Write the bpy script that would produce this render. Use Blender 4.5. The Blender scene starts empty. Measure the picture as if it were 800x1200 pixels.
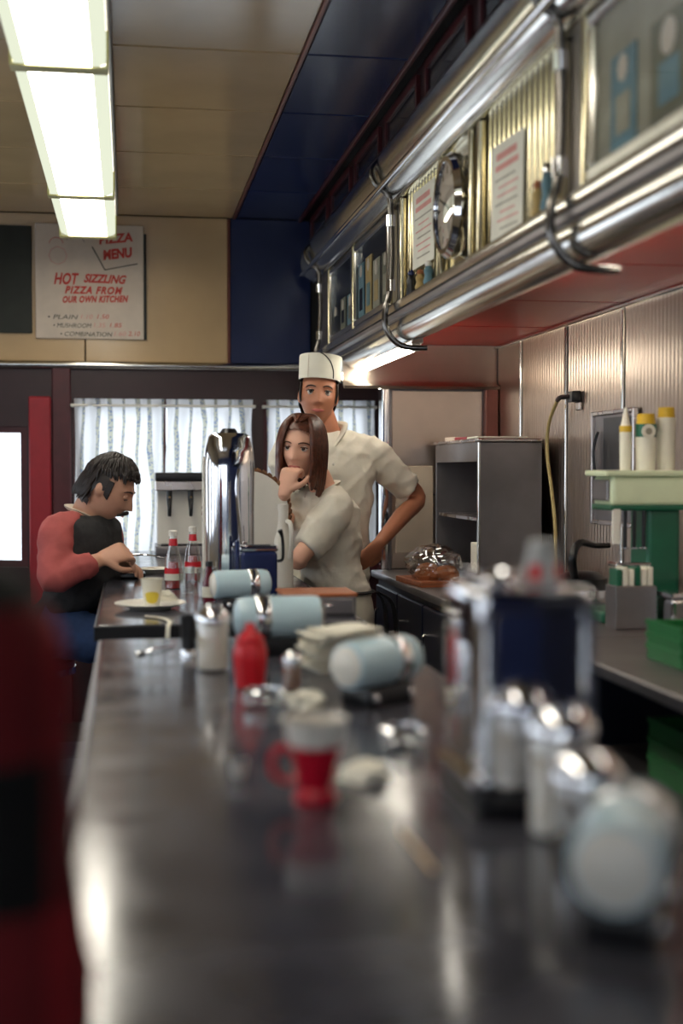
import bpy, bmesh, math, random
from mathutils import Vector, Matrix, noise
random.seed(7)
PI = math.pi
C = bpy.context.scene.collection
sc = bpy.context.scene
V = Vector

# ------------------------------------------------------------------ camera, world, exposure
F_PX = 1556.0
CAM = V((0, 0, 1.30)); YAW = math.radians(9.13); PITCH = math.radians(1.84)
cd = bpy.data.cameras.new('camera'); cam = bpy.data.objects.new('camera', cd); C.objects.link(cam)
cam.location = CAM; cam.rotation_euler = (PI/2 - PITCH, 0, -YAW)
cd.sensor_fit = 'VERTICAL'; cd.lens = 50.0; cd.sensor_height = 50.0*1200/F_PX
cd.clip_start = 0.02
cd.dof.use_dof = True; cd.dof.focus_distance = 5.05; cd.dof.aperture_fstop = 1.75
sc.camera = cam
w = bpy.data.worlds.new('overcast_sky'); sc.world = w; w.use_nodes = True
wn = w.node_tree.nodes; wl = w.node_tree.links
bgn = wn['Background']; bgn.inputs['Strength'].default_value = 3.4
_tc = wn.new('ShaderNodeTexCoord'); _sep = wn.new('ShaderNodeSeparateXYZ'); _rp = wn.new('ShaderNodeValToRGB')
wl.new(_tc.outputs['Generated'], _sep.inputs[0]); wl.new(_sep.outputs['Z'], _rp.inputs[0]); wl.new(_rp.outputs[0], bgn.inputs['Color'])
_rp.color_ramp.elements[0].position = 0.0; _rp.color_ramp.elements[0].color = (0.80, 0.85, 0.95, 1)
_rp.color_ramp.elements[1].position = 0.6; _rp.color_ramp.elements[1].color = (0.95, 0.98, 1.0, 1)
sc.view_settings.view_transform = 'Standard'; sc.view_settings.look = 'None'
sc.view_settings.gamma = 1; sc.view_settings.use_curve_mapping = False
sc.view_settings.exposure = 0.18
LAMP_POWER = 11.0       # radiance of the fluorescent diffusers
HOOD_POWER = 19.0

_fw = V((math.sin(YAW)*math.cos(PITCH), math.cos(YAW)*math.cos(PITCH), -math.sin(PITCH)))
_rt = V((math.cos(YAW), -math.sin(YAW), 0)); _up = _rt.cross(_fw)
def ray(px, py): return _fw + _rt*((px-400)/F_PX) + _up*((600-py)/F_PX)
def P(px, py, Y):                       # the world point at depth Y
    d = ray(px, py); return CAM + d*(Y/d.y)
def T(px, py, z=0.90):                  # the world point at height z
    d = ray(px, py); return CAM + d*((z-CAM.z)/d.z)

# ------------------------------------------------------------------ materials
def lin(r, g, b):
    f = lambda v: (v/255/12.92) if v/255 <= 0.04045 else ((v/255+0.055)/1.055)**2.4
    return (f(r), f(g), f(b))
MATS = {}
def mat(name, rgb, rough=0.5, metal=0.0, var=0.12, scale=14, bump=0.0, bscale=60, spec=0.5, trans=0.0, stretch=(1,1,1), emit=0.0, sheen=0.0, coat=0.0, rvar=0.0):
    m = bpy.data.materials.new(name); m.use_nodes = True; MATS[name] = m
    nt = m.node_tree; n = nt.nodes; l = nt.links; b = n['Principled BSDF']
    col = lin(*rgb)
    tc = n.new('ShaderNodeTexCoord'); mp = n.new('ShaderNodeMapping'); mp.inputs['Scale'].default_value = stretch
    l.new(tc.outputs['Object'], mp.inputs['Vector'])
    nz = n.new('ShaderNodeTexNoise'); nz.inputs['Scale'].default_value = scale; nz.inputs['Detail'].default_value = 4
    l.new(mp.outputs[0], nz.inputs['Vector'])
    rp = n.new('ShaderNodeValToRGB'); l.new(nz.outputs['Fac'], rp.inputs[0])
    rp.color_ramp.elements[0].position = 0.3; rp.color_ramp.elements[1].position = 0.7
    rp.color_ramp.elements[0].color = tuple(max(0, c*(1-var)) for c in col)+(1,)
    rp.color_ramp.elements[1].color = tuple(min(1, c*(1+var)) for c in col)+(1,)
    l.new(rp.outputs[0], b.inputs['Base Color'])
    b.inputs['Roughness'].default_value = rough; b.inputs['Metallic'].default_value = metal
    b.inputs['Specular IOR Level'].default_value = spec
    b.inputs['Transmission Weight'].default_value = trans
    b.inputs['Sheen Weight'].default_value = sheen
    b.inputs['Coat Weight'].default_value = coat
    if rvar:
        mr = n.new('ShaderNodeMapRange'); l.new(nz.outputs['Fac'], mr.inputs[0])
        mr.inputs[1].default_value = 0.3; mr.inputs[2].default_value = 0.7
        mr.inputs[3].default_value = max(0.01, rough-rvar); mr.inputs[4].default_value = rough+rvar
        l.new(mr.outputs[0], b.inputs['Roughness'])
    if emit:
        l.new(rp.outputs[0], b.inputs['Emission Color']); b.inputs['Emission Strength'].default_value = emit
    if bump:
        n2 = n.new('ShaderNodeTexNoise'); n2.inputs['Scale'].default_value = bscale; n2.inputs['Detail'].default_value = 3
        l.new(mp.outputs[0], n2.inputs['Vector'])
        bp = n.new('ShaderNodeBump'); bp.inputs['Strength'].default_value = bump; bp.inputs['Distance'].default_value = 0.01
        l.new(n2.outputs['Fac'], bp.inputs['Height']); l.new(bp.outputs[0], b.inputs['Normal'])
    return m
rib_shade = mat('rib_groove_shade', (58, 52, 40), 0.5, 0.6)  # dark tone painting in the shade of the grooves between ribs
band_olive = mat('olive_lamp_band', (196, 190, 130), 0.5)
cream_wall = mat('cream_painted_wall', (168, 154, 132), 0.5)
dark_chrome = mat('tarnished_chrome', (112, 108, 104), 0.2, 1.0)
tan_enamel = mat('tan_enamel', (192, 164, 124), 0.16, var=0.08, scale=3, bump=0.03, bscale=4)
blue_enamel = mat('blue_enamel', (34, 44, 80), 0.2, var=0.12, scale=3, bump=0.03, bscale=4)
bronze_trim = mat('bronze_trim', (120, 70, 60), 0.35, 0.5)
maroon = mat('maroon_paint', (72, 20, 26), 0.4, var=0.15)
deep_maroon = mat('deep_maroon_paint', (42, 16, 20), 0.4, var=0.15)
red_paint = mat('red_paint', (150, 22, 36), 0.4, var=0.1)
red_enamel = mat('red_enamel', (165, 24, 18), 0.4, var=0.12, scale=3)
black_gap = mat('dark_backing', (22, 20, 20), 0.7)
steel = mat('brushed_steel', (200, 192, 188), 0.28, 1.0, var=0.06, scale=8, bump=0.05, bscale=5, rvar=0.06)
steel_warm = mat('warm_brushed_steel', (196, 180, 166), 0.3, 1.0, var=0.08, scale=5, bump=0.07, bscale=4)
steel_dull = mat('dull_steel', (140, 136, 138), 0.42, 1.0, var=0.12, scale=6)
chrome = mat('chrome', (225, 225, 228), 0.07, 1.0, var=0.03)
chrome_soft = mat('satin_chrome', (215, 212, 205), 0.16, 1.0, var=0.04, bump=0.04, bscale=7)
ribbed_steel = mat('ribbed_steel', (214, 204, 172), 0.14, 1.0, var=0.06)
dark_glass = mat('dark_window_glass', (20, 20, 26), 0.12, var=0.2)
counter_lam = mat('charcoal_counter_laminate', (64, 64, 72), 0.155, var=0.35, scale=9, rvar=0.05, spec=0.42)
black_edge = mat('black_rubber_edge', (16, 16, 18), 0.4)
navy_panel = mat('navy_panel', (20, 26, 48), 0.35, var=0.2)
white_plastic = mat('white_plastic', (228, 224, 214), 0.35, var=0.03)
white_paper = mat('white_paper', (226, 222, 206), 0.75, var=0.05)
cream_paper = mat('cream_board', (206, 192, 176), 0.65, var=0.05)
cream_panel = mat('cream_panel', (205, 190, 170), 0.5, var=0.05)
red_ink = mat('red_ink', (196, 60, 50), 0.7)
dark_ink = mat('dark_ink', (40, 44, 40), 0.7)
pink_ink = mat('pink_ink', (214, 150, 140), 0.7)
red_plastic = mat('red_plastic', (206, 22, 36), 0.3, var=0.06)
crimson_plastic = mat('crimson_plastic', (196, 12, 44), 0.28, var=0.05)
sugar = mat('white_sugar', (236, 228, 214), 0.85, var=0.03, bump=0.2, bscale=300)
pepper = mat('ground_spice', (150, 116, 96), 0.9, var=0.3, scale=200)
pale_blue = mat('pale_blue_enamel', (186, 212, 222), 0.3, var=0.05)
mint = mat('mint_enamel', (214, 226, 190), 0.25, var=0.04)
jade = mat('jade_green_enamel', (20, 92, 66), 0.3, var=0.1)
green_plastic = mat('green_plastic', (26, 104, 52), 0.4, var=0.1)
black_plastic = mat('black_plastic', (20, 20, 24), 0.3)
yellow = mat('yellow_plastic', (216, 176, 40), 0.4)
yellow_print = mat('yellow_print', (214, 190, 60), 0.6)
wood_brown = mat('orange_brown_wood', (150, 84, 48), 0.5, var=0.3, scale=6, stretch=(1, 12, 12))
braid = mat('brown_braid', (112, 74, 44), 0.6, var=0.5, scale=40)
bread = mat('bread_crust', (172, 106, 64), 0.7, var=0.25)
teal_metal = mat('teal_metal', (74, 112, 124), 0.3, 0.2)
navy_metal = mat('navy_metal', (26, 38, 82), 0.25, 0.2)
ketchup = mat('ketchup', (150, 26, 18), 0.3)
hose = mat('cream_hose', (196, 176, 116), 0.45)
skin_man = mat('skin_tan', (182, 120, 90), 0.5, var=0.08, scale=10)
skin_girl = mat('skin_fair', (224, 172, 146), 0.5, var=0.07, scale=10)
skin_cust = mat('skin_pale', (210, 160, 134), 0.5, var=0.08, scale=10)
lip_col = mat('lip_colour', (176, 92, 84), 0.45)
eye_white = mat('eye_white', (220, 212, 204), 0.3); iris = mat('dark_iris', (40, 28, 22), 0.2)
hair_dark = mat('dark_brown_hair', (34, 26, 24), 0.45, var=0.4, scale=60)
hair_auburn = mat('auburn_hair', (88, 48, 32), 0.4, var=0.4, scale=60)
uniform = mat('white_uniform_cotton', (226, 220, 204), 0.85, var=0.05, bump=0.9, bscale=11)
trousers_white = mat('white_trousers_cotton', (205, 200, 184), 0.85, var=0.05, bump=0.25, bscale=12)
apron_black = mat('black_apron_cloth', (24, 24, 28), 0.85)
pink_cotton = mat('rose_cotton', (172, 84, 82), 0.85, var=0.12, bump=0.3, bscale=18)
vest_wool = mat('charcoal_wool', (44, 44, 46), 0.95, var=0.25, scale=40, bump=0.3, bscale=20)
denim = mat('blue_denim', (42, 66, 108), 0.85, var=0.2, scale=30, bump=0.2, bscale=18)
seat_vinyl = mat('navy_vinyl', (20, 26, 50), 0.35)
shoe_leather = mat('black_shoe_leather', (22, 20, 20), 0.4)
floor_tile = mat('floor_tile', (74, 76, 88), 0.35, var=0.15, scale=5)
floor_tile_dark = mat('dark_floor_tile', (40, 42, 54), 0.35, var=0.15, scale=5)
grey_wall = mat('painted_wall', (62, 78, 136), 0.4)

def nodes_of(name):
    m = bpy.data.materials.new(name); m.use_nodes = True; MATS[name] = m
    nt = m.node_tree; nt.nodes.clear(); return m, nt.nodes, nt.links
def glass_thin(name, tint, gloss=0.08, edge=0.5):
    m, n, l = nodes_of(name)
    o = n.new('ShaderNodeOutputMaterial'); mx = n.new('ShaderNodeMixShader'); t = n.new('ShaderNodeBsdfTransparent'); g = n.new('ShaderNodeBsdfGlossy')
    lw = n.new('ShaderNodeLayerWeight'); lw.inputs[0].default_value = 0.3
    mm = n.new('ShaderNodeMath'); mm.operation = 'MULTIPLY_ADD'; l.new(lw.outputs['Facing'], mm.inputs[0]); mm.inputs[1].default_value = edge; mm.inputs[2].default_value = gloss
    l.new(mm.outputs[0], mx.inputs[0])
    t.inputs[0].default_value = tint+(1,); g.inputs['Roughness'].default_value = 0.03; g.inputs[0].default_value = (0.9, 0.9, 0.9, 1)
    l.new(t.outputs[0], mx.inputs[1]); l.new(g.outputs[0], mx.inputs[2]); l.new(mx.outputs[0], o.inputs[0])
    return m
pane_glass = glass_thin('window_glass', (0.95, 0.97, 0.97), 0.03)
clear_glass = glass_thin('clear_glassware', (0.95, 0.96, 0.96), 0.10)
picture_glass = glass_thin('picture_glazing', (0.95, 0.96, 0.96), 0.02, 0.12)
frosted = mat('frosted_glass', (205, 208, 208), 0.35, trans=0.55, var=0.02)
brown_glass = glass_thin('smoky_glassware', (0.25, 0.2, 0.18), 0.12)
poly_bag = glass_thin('polythene_film', (0.85, 0.85, 0.85), 0.16)
def lamp_mat(name, col, strength):
    m, n, l = nodes_of(name)
    o = n.new('ShaderNodeOutputMaterial'); e = n.new('ShaderNodeEmission'); e.inputs[0].default_value = col+(1,); e.inputs[1].default_value = strength
    l.new(e.outputs[0], o.inputs[0]); return m
lamp_bright = lamp_mat('lamp_diffuser_glow', (1.0, 0.93, 0.80), LAMP_POWER)
lamp_side = lamp_mat('lamp_side_glow', (0.90, 0.95, 0.74), LAMP_POWER*0.075)
tube_glow = lamp_mat('fluorescent_tube_glow', (1.0, 0.93, 0.8), HOOD_POWER)
def curtain_mat():
    m, n, l = nodes_of('printed_curtain_cloth')
    o = n.new('ShaderNodeOutputMaterial'); mx = n.new('ShaderNodeMixShader'); d = n.new('ShaderNodeBsdfDiffuse'); t = n.new('ShaderNodeBsdfTranslucent')
    uv = n.new('ShaderNodeUVMap'); sp = n.new('ShaderNodeSeparateXYZ'); l.new(uv.outputs[0], sp.inputs[0])
    wv = n.new('ShaderNodeTexWave'); wv.inputs['Scale'].default_value = 2.1; wv.inputs['Distortion'].default_value = 2.5; wv.inputs['Detail Scale'].default_value = 0.6; wv.bands_direction = 'X'; l.new(uv.outputs[0], wv.inputs[0])
    vo = n.new('ShaderNodeTexVoronoi'); vo.inputs['Scale'].default_value = 46; l.new(uv.outputs[0], vo.inputs[0])
    r1 = n.new('ShaderNodeValToRGB'); l.new(wv.outputs['Fac'], r1.inputs[0]); r1.color_ramp.elements[0].position = 0.74; r1.color_ramp.elements[1].position = 0.86
    r2 = n.new('ShaderNodeValToRGB'); l.new(vo.outputs['Distance'], r2.inputs[0]); r2.color_ramp.elements[0].position = 0.25; r2.color_ramp.elements[1].position = 0.55
    r2.color_ramp.elements[0].color = (0.12, 0.17, 0.3, 1); r2.color_ramp.elements[1].color = (0.42, 0.42, 0.34, 1)
    mc = n.new('ShaderNodeMixRGB'); l.new(r1.outputs[0], mc.inputs[0]); mc.inputs[1].default_value = (0.76, 0.77, 0.78, 1); l.new(r2.outputs[0], mc.inputs[2])
    l.new(mc.outputs[0], d.inputs[0]); l.new(mc.outputs[0], t.inputs[0]); mx.inputs[0].default_value = 0.7
    l.new(d.outputs[0], mx.inputs[1]); l.new(t.outputs[0], mx.inputs[2]); l.new(mx.outputs[0], o.inputs[0])
    return m
curtain_cloth = curtain_mat()
def plaid_mat():
    m = mat('red_black_plaid_wool', (120, 14, 18), 0.95, var=0.1)
    nt = m.node_tree; n = nt.nodes; l = nt.links; b = n['Principled BSDF']
    tc = n.new('ShaderNodeTexCoord'); prev = None
    for ax in 'XZ':
        wv = n.new('ShaderNodeTexWave'); wv.bands_direction = ax; wv.inputs['Scale'].default_value = 1.5; l.new(tc.outputs['Object'], wv.inputs[0])
        r = n.new('ShaderNodeValToRGB'); r.color_ramp.interpolation = 'CONSTANT'; l.new(wv.outputs['Fac'], r.inputs[0])
        r.color_ramp.elements[0].color = (0.0, 0.0, 0.01, 1); r.color_ramp.elements[1].position = 0.5; r.color_ramp.elements[1].color = (1, 1, 1, 1)
        if prev is None: prev = r
        else:
            mx = n.new('ShaderNodeMixRGB'); mx.blend_type = 'MIX'; mx.inputs[0].default_value = 0.5; l.new(prev.outputs[0], mx.inputs[1]); l.new(r.outputs[0], mx.inputs[2])
            m2 = n.new('ShaderNodeMixRGB'); m2.blend_type = 'MULTIPLY'; m2.inputs[0].default_value = 1; l.new(mx.outputs[0], m2.inputs[1]); m2.inputs[2].default_value = lin(138, 16, 26)+(1,)
            l.new(m2.outputs[0], b.inputs['Base Color'])
    return m
plaid = plaid_mat()

# ------------------------------------------------------------------ mesh helpers
def new(): return bmesh.new()
def finish(name, me, m, parent, angle=38):
    if angle is not None: me.shade_smooth(); me.set_sharp_from_angle(angle=math.radians(angle))
    o = bpy.data.objects.new(name, me); C.objects.link(o)
    if m is not None:
        for q in (m if isinstance(m, (list, tuple)) else [m]): me.materials.append(q)
    if parent is not None: o.parent = parent
    return o
def obj(name, bm, m, parent=None, loc=None, rot=None, angle=38, fixn=True):
    if fixn: bmesh.ops.recalc_face_normals(bm, faces=bm.faces)
    th = math.radians(angle); ar = {f: f.calc_area() for f in bm.faces}
    for f in bm.faces: f.smooth = True
    for e in bm.edges:                      # creases, and flat faces kept flat beside their bevels
        if len(e.link_faces) == 2:
            a = e.calc_face_angle(0); p, q = sorted(ar[f] for f in e.link_faces)
            e.smooth = not (a > th or (a > 0.1 and q > 8*p and angle < 60))
    me = bpy.data.meshes.new(name); bm.to_mesh(me); bm.free()
    o = finish(name, me, m, parent, None)
    if loc is not None: o.location = loc
    if rot is not None: o.rotation_euler = rot
    return o
def thing(name, label, cat, loc=(0, 0, 0), rotz=0, group=None):
    o = bpy.data.objects.new(name, None); C.objects.link(o); o.empty_display_size = 0.05
    o.location = loc; o.rotation_euler = (0, 0, rotz); o['label'] = label; o['category'] = cat
    if group: o['group'] = group
    return o
def tag(o, label, cat, group=None):
    o['label'] = label; o['category'] = cat
    if group: o['group'] = group
    return o
def struct(name, bm, m, label=None):
    o = obj(name, bm, m); o['kind'] = 'structure'
    if label: o['label'] = label; 
    return o
def dup(root, loc, rotz=0, label=None, group=None, scale=None):
    r = root.copy(); C.objects.link(r); r.location = loc; r.rotation_euler = (0, 0, rotz)
    if label: r['label'] = label
    if group: r['group'] = group
    if scale: r.scale = (scale,)*3
    for ch in list(root.children):
        c = ch.copy(); C.objects.link(c); c.parent = r
        for g in list(ch.children):
            d = g.copy(); C.objects.link(d); d.parent = c
    return r
def box(bm, x0, x1, y0, y1, z0, z1, bev=0.0, seg=2):
    r = bmesh.ops.create_cube(bm, size=1.0)['verts']
    bmesh.ops.scale(bm, vec=(x1-x0, y1-y0, z1-z0), verts=r)
    bmesh.ops.translate(bm, vec=((x0+x1)/2, (y0+y1)/2, (z0+z1)/2), verts=r)
    if bev:
        es = list({e for v in r for e in v.link_edges})
        bmesh.ops.bevel(bm, geom=es, offset=bev, segments=seg, affect='EDGES', profile=0.6)
    return bm
def bx(x0, x1, y0, y1, z0, z1, bev=0.0, seg=2): return box(new(), x0, x1, y0, y1, z0, z1, bev, seg)
def lathe(bm, prof, seg=24, M=None, cap=True, flute=None):
    rings = []
    for r, z in prof:
        ring = []
        for i in range(seg):
            a = 2*PI*i/seg; k = flute(a) if flute else 1
            p = V((r*k*math.cos(a), r*k*math.sin(a), z))
            if M: p = M @ p
            ring.append(bm.verts.new(p))
        rings.append(ring)
    for a, b in zip(rings, rings[1:]):
        for i in range(seg): bm.faces.new((a[i], a[(i+1) % seg], b[(i+1) % seg], b[i]))
    if cap:
        if prof[0][0] > 1e-5: bm.faces.new(list(reversed(rings[0])))
        if prof[-1][0] > 1e-5: bm.faces.new(rings[-1])
    return bm
def lt(prof, seg=24, M=None, cap=True, flute=None): return lathe(new(), prof, seg, M, cap, flute)
def smooth_path(pts, k=4):
    pts = [V(p) for p in pts]
    if len(pts) < 3: return pts
    out = []
    for i in range(len(pts)-1):
        p0 = pts[max(0, i-1)]; p1 = pts[i]; p2 = pts[i+1]; p3 = pts[min(len(pts)-1, i+2)]
        for j in range(k):
            t = j/k
            out.append(0.5*((2*p1)+(-p0+p2)*t+(2*p0-5*p1+4*p2-p3)*t*t+(-p0+3*p1-3*p2+p3)*t**3))
    out.append(pts[-1]); return out
def tube(bm, pts, rad, n=10, k=4, flat=1.0):
    if not isinstance(rad, (list, tuple)): rad = [rad]*len(pts)
    sp = smooth_path(pts, k); kk = k if len(pts) > 2 else 1
    rr = []
    for i in range(len(rad)-1):
        for j in range(kk): rr.append(rad[i]+(rad[i+1]-rad[i])*(j/kk))
    rr.append(rad[-1])
    ref = None; rings = []
    for i, p in enumerate(sp):
        d = (sp[min(i+1, len(sp)-1)]-sp[max(0, i-1)]).normalized()
        if ref is None:
            ref = d.cross(V((0, 0, 1)) if abs(d.z) < 0.9 else V((1, 0, 0))).normalized()
        else:
            ref = (ref - d*ref.dot(d)).normalized()
        b2 = d.cross(ref)
        rings.append([bm.verts.new(p + (ref*math.cos(2*PI*q/n) + b2*math.sin(2*PI*q/n)*flat)*rr[i]) for q in range(n)])
    for a, b in zip(rings, rings[1:]):
        for i in range(n): bm.faces.new((a[i], a[(i+1) % n], b[(i+1) % n], b[i]))
    bm.faces.new(list(reversed(rings[0]))); bm.faces.new(rings[-1])
    return bm
def tb(pts, rad, n=10, k=4, flat=1.0): return tube(new(), pts, rad, n, k, flat)
def loft(bm, rings, n=24, k=3, power=2.0):
    # rings: (centre, side vector, front vector, half width, half depth)
    cs = smooth_path([r[0] for r in rings], k)
    out = []
    for i, c in enumerate(cs):
        j = min(i//k, len(rings)-2) if len(rings) > 2 else 0
        t = i/k - j
        if len(rings) == 2: t = i; 
        A, B = rings[j], rings[j+1]
        t = max(0, min(1, t)); s = A[1].lerp(B[1], t).normalized(); f = A[2].lerp(B[2], t).normalized()
        ts = t*t*(3-2*t)
        wd = A[3]+(B[3]-A[3])*ts; dp = A[4]+(B[4]-A[4])*ts
        ring = []
        for q in range(n):
            a = 2*PI*q/n; ca, sa = math.cos(a), math.sin(a)
            ca = math.copysign(abs(ca)**(2/power), ca); sa = math.copysign(abs(sa)**(2/power), sa)
            ring.append(bm.verts.new(c + s*ca*wd + f*sa*dp))
        out.append(ring)
    for a, b in zip(out, out[1:]):
        for i in range(n): bm.faces.new((a[i], a[(i+1) % n], b[(i+1) % n], b[i]))
    bm.faces.new(list(reversed(out[0]))); bm.faces.new(out[-1])
    return bm
def remesh(bm, voxel, it=4, fac=0.5):
    bmesh.ops.recalc_face_normals(bm, faces=bm.faces)
    me = bpy.data.meshes.new('tmp'); bm.to_mesh(me); bm.free()
    o = bpy.data.objects.new('tmp', me); C.objects.link(o)
    r = o.modifiers.new('r', 'REMESH'); r.mode = 'VOXEL'; r.voxel_size = voxel
    s = o.modifiers.new('s', 'SMOOTH'); s.iterations = it; s.factor = fac
    dg = bpy.context.evaluated_depsgraph_get(); dg.update()
    res = bpy.data.meshes.new_from_object(o.evaluated_get(dg))
    bpy.data.objects.remove(o); bpy.data.meshes.remove(me)
    return res
def wrinkle(me, amp, sc_):
    me.update()
    R1 = Matrix.Rotation(0.7, 3, 'Y') @ Matrix.Rotation(0.4, 3, 'X'); R2 = Matrix.Rotation(-0.9, 3, 'Y')
    off = []
    for v in me.vertices:
        p = v.co
        a = R1 @ p; b = R2 @ p
        f1 = 1-abs(noise.noise(V((a.x*sc_*0.5, a.y*sc_*0.5, a.z*sc_*1.7))))*2.2
        f2 = 1-abs(noise.noise(V((b.x*sc_*0.45+9, b.y*sc_*0.6, b.z*sc_*1.5))))*2.2
        off.append(v.normal*(amp*(0.8*noise.noise(p*sc_*0.5)+0.9*max(0, f1)**3+0.8*max(0, f2)**3-0.5)))
    for v, d in zip(me.vertices, off): v.co += d
    me.update()
def join(bm, src, M):
    bm2 = src.copy(); bm2.transform(M)
    me = bpy.data.meshes.new('t'); bm2.to_mesh(me); bm2.free(); bm.from_mesh(me); bpy.data.meshes.remove(me)
def text(name, body, size, loc, rot, m, parent, shear=0.0, extrude=0.0006, align='LEFT', space=1.0, bold=0.0, width=None):
    cu = bpy.data.curves.new('t', 'FONT'); cu.body = body; cu.size = size; cu.extrude = extrude; cu.shear = shear; cu.align_x = align; cu.space_character = space; cu.offset = bold
    cu.resolution_u = 3
    o = bpy.data.objects.new('t', cu); C.objects.link(o)
    dg = bpy.context.evaluated_depsgraph_get(); dg.update()
    me = bpy.data.meshes.new_from_object(o.evaluated_get(dg)); bpy.data.objects.remove(o); bpy.data.curves.remove(cu)
    t = finish(name, me, m, parent); t.location = loc; t.rotation_euler = rot
    if width:
        xs = [v.co.x for v in me.vertices]; me.transform(Matrix.Scale(width/(max(xs)-min(xs)), 4, V((1, 0, 0))))
    return t

# ================================================================== THE SETTING
YE = 6.93; ZC = 2.60; XR = 1.63; XL = -1.95; YB = -2.2
floor = struct('floor', bx(XL, XR, YB, YE+0.3, -0.05, 0.0), black_gap)
tile_me = {}
def piece(name, key, maker, m, parent, loc, rot=None):
    if key not in tile_me:
        o = obj(name, maker(), m, parent); tile_me[key] = o.data
    else:
        o = bpy.data.objects.new(name, tile_me[key]); C.objects.link(o); o.parent = parent
    o.location = loc
    if rot: o.rotation_euler = rot
    return o
for i in range(10):
    for j in range(23):
        k = (i+j) % 2
        x = XL+0.2+i*0.36; y = YB+0.5+j*0.36
        if x > 1.45 or y > YE-0.05: continue
        piece('tile', ('tile', k), lambda: bx(-0.178, 0.178, -0.178, 0.178, -0.01, 0.006, 0.003, 1), floor_tile if k else floor_tile_dark, floor, (x, y, 0))
ceiling = struct('ceiling', bx(XL-0.06, XR+0.06, YB-0.06, YE+0.06, ZC+0.012, ZC+0.06), black_gap)
SP = 0.69
for k in range(13):
    y1 = YE - SP*k - 0.004; y0 = YE - SP*(k+1) + 0.004; ym = (y0+y1)/2
    for key, a, b, m in (('ct1', XL+0.002, -0.185, tan_enamel), ('ct2', -0.177, 0.542, tan_enamel), ('cb', 0.560, 0.888, blue_enamel)):
        piece('panel', key, lambda: bx(-(b-a)/2, (b-a)/2, -SP/2+0.004, SP/2-0.004, 0, 0.014, 0.004, 1), m, ceiling, ((a+b)/2, ym, ZC))
struct('trim_1', bx(0.544, 0.558, YB, YE, ZC-0.006, ZC+0.012, 0.003, 1), bronze_trim)
struct('trim_2', bx(0.886, 0.902, YB, YE, ZC-0.012, ZC+0.012, 0.003, 1), maroon)
# transom strip over the hood: maroon wall with dark sunk lights
transom = struct('wall_right_upper', bx(0.945, 0.985, YB, YE, 2.282, ZC+0.012), deep_maroon)
for k in range(12):
    y = YE-0.42-k*0.66
    if y < -1.5: break
    fr = piece('transom_frame', 'tf', lambda: (lambda b: (box(b, 0, 0.014, -0.27, 0.27, 0.105, 0.125), box(b, 0, 0.014, -0.27, 0.27, -0.125, -0.105), box(b, 0, 0.014, -0.27, -0.25, -0.105, 0.105), box(b, 0, 0.014, 0.25, 0.27, -0.105, 0.105), b)[-1])(new()), maroon, transom, (0.930, y, 2.455))
    pn = piece('transom_pane', 'tp', lambda: bx(0.006, 0.012, -0.25, 0.25, -0.105, 0.105), dark_glass, transom, (0.932, y, 2.455))
# end wall, upper enamel band
wall_end = struct('wall_end', bx(XL, XR+0.05, YE+0.012, YE+0.06, 1.80, ZC+0.012), black_gap)
zt = 1.845
obj('panel', bx(XL, -0.215, YE, YE+0.014, zt, ZC-0.002, 0.003, 1), tan_enamel, wall_end)
obj('panel', bx(-0.208, 0.515, YE, YE+0.014, zt, ZC-0.002, 0.003, 1), tan_enamel, wall_end)
obj('panel', bx(0.53, 0.95, YE, YE+0.014, zt, ZC-0.002, 0.003, 1), blue_enamel, wall_end)
obj('joint_strip', bx(0.516, 0.529, YE-0.006, YE+0.01, zt, ZC-0.004, 0.003, 1), bronze_trim, wall_end)
struct('trim_3', tb([(XL, YE-0.01, 1.832), (0.98, YE-0.01, 1.832)], 0.022, 12), chrome_soft)
# header and lower end wall with window openings
X1a, X1b, X2a, X2b, X3a, X3b = -0.275, 0.645, 0.70, 1.28, -1.35, -0.505
SILL = 0.80; HEAD = 1.655
hb = new()
box(hb, XL, XR+0.05, YE+0.0, YE+0.06, HEAD, 1.825)
box(hb, XL, XR+0.05, YE+0.0, YE+0.06, 0, SILL)
for a, b in ((XL, X3a), (X3b, X1a), (X1b, X2a), (X2b, XR+0.05)): box(hb, a, b, YE, YE+0.06, SILL, HEAD)
struct('wall_end_lower', hb, deep_maroon)
struct('trim_4', bx(-0.495, -0.385, YE-0.03, YE-0.001, 0.0, 1.67, 0.006, 1), red_paint)
struct('trim_5', bx(-0.380, -0.285, YE-0.022, YE-0.001, 0.0, 1.82, 0.006, 1), maroon)
def window(name, a, b, z0, z1, bars):
    m = new()
    f = 0.035
    box(m, a, b, YE+0.02, YE+0.055, z0, z0+f); box(m, a, b, YE+0.02, YE+0.055, z1-f, z1)
    box(m, a, a+f, YE+0.02, YE+0.055, z0+f, z1-f); box(m, b-f, b, YE+0.02, YE+0.055, z0+f, z1-f)
    for t in bars: box(m, a+(b-a)*t-0.012, a+(b-a)*t+0.012, YE+0.025, YE+0.05, z0+f, z1-f)
    o = struct(name, m, maroon)
    obj('pane', bx(a+f, b-f, YE+0.034, YE+0.039, z0+f, z1-f), pane_glass, o)
    return o
window('window_1', X1a, X1b, SILL, HEAD, (0.5,)); window('window_2', X2a, X2b, SILL, HEAD, ()); window('window_3', X3a, X3b, SILL, 1.52, ())
struct('trim_6', bx(X3a, X3b, YE, YE+0.06, 1.52, HEAD), deep_maroon)
struct('trim_7', bx(X1a-0.02, X2b+0.02, YE-0.05, YE-0.001, SILL-0.03, SILL, 0.004, 1), maroon)
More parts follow.
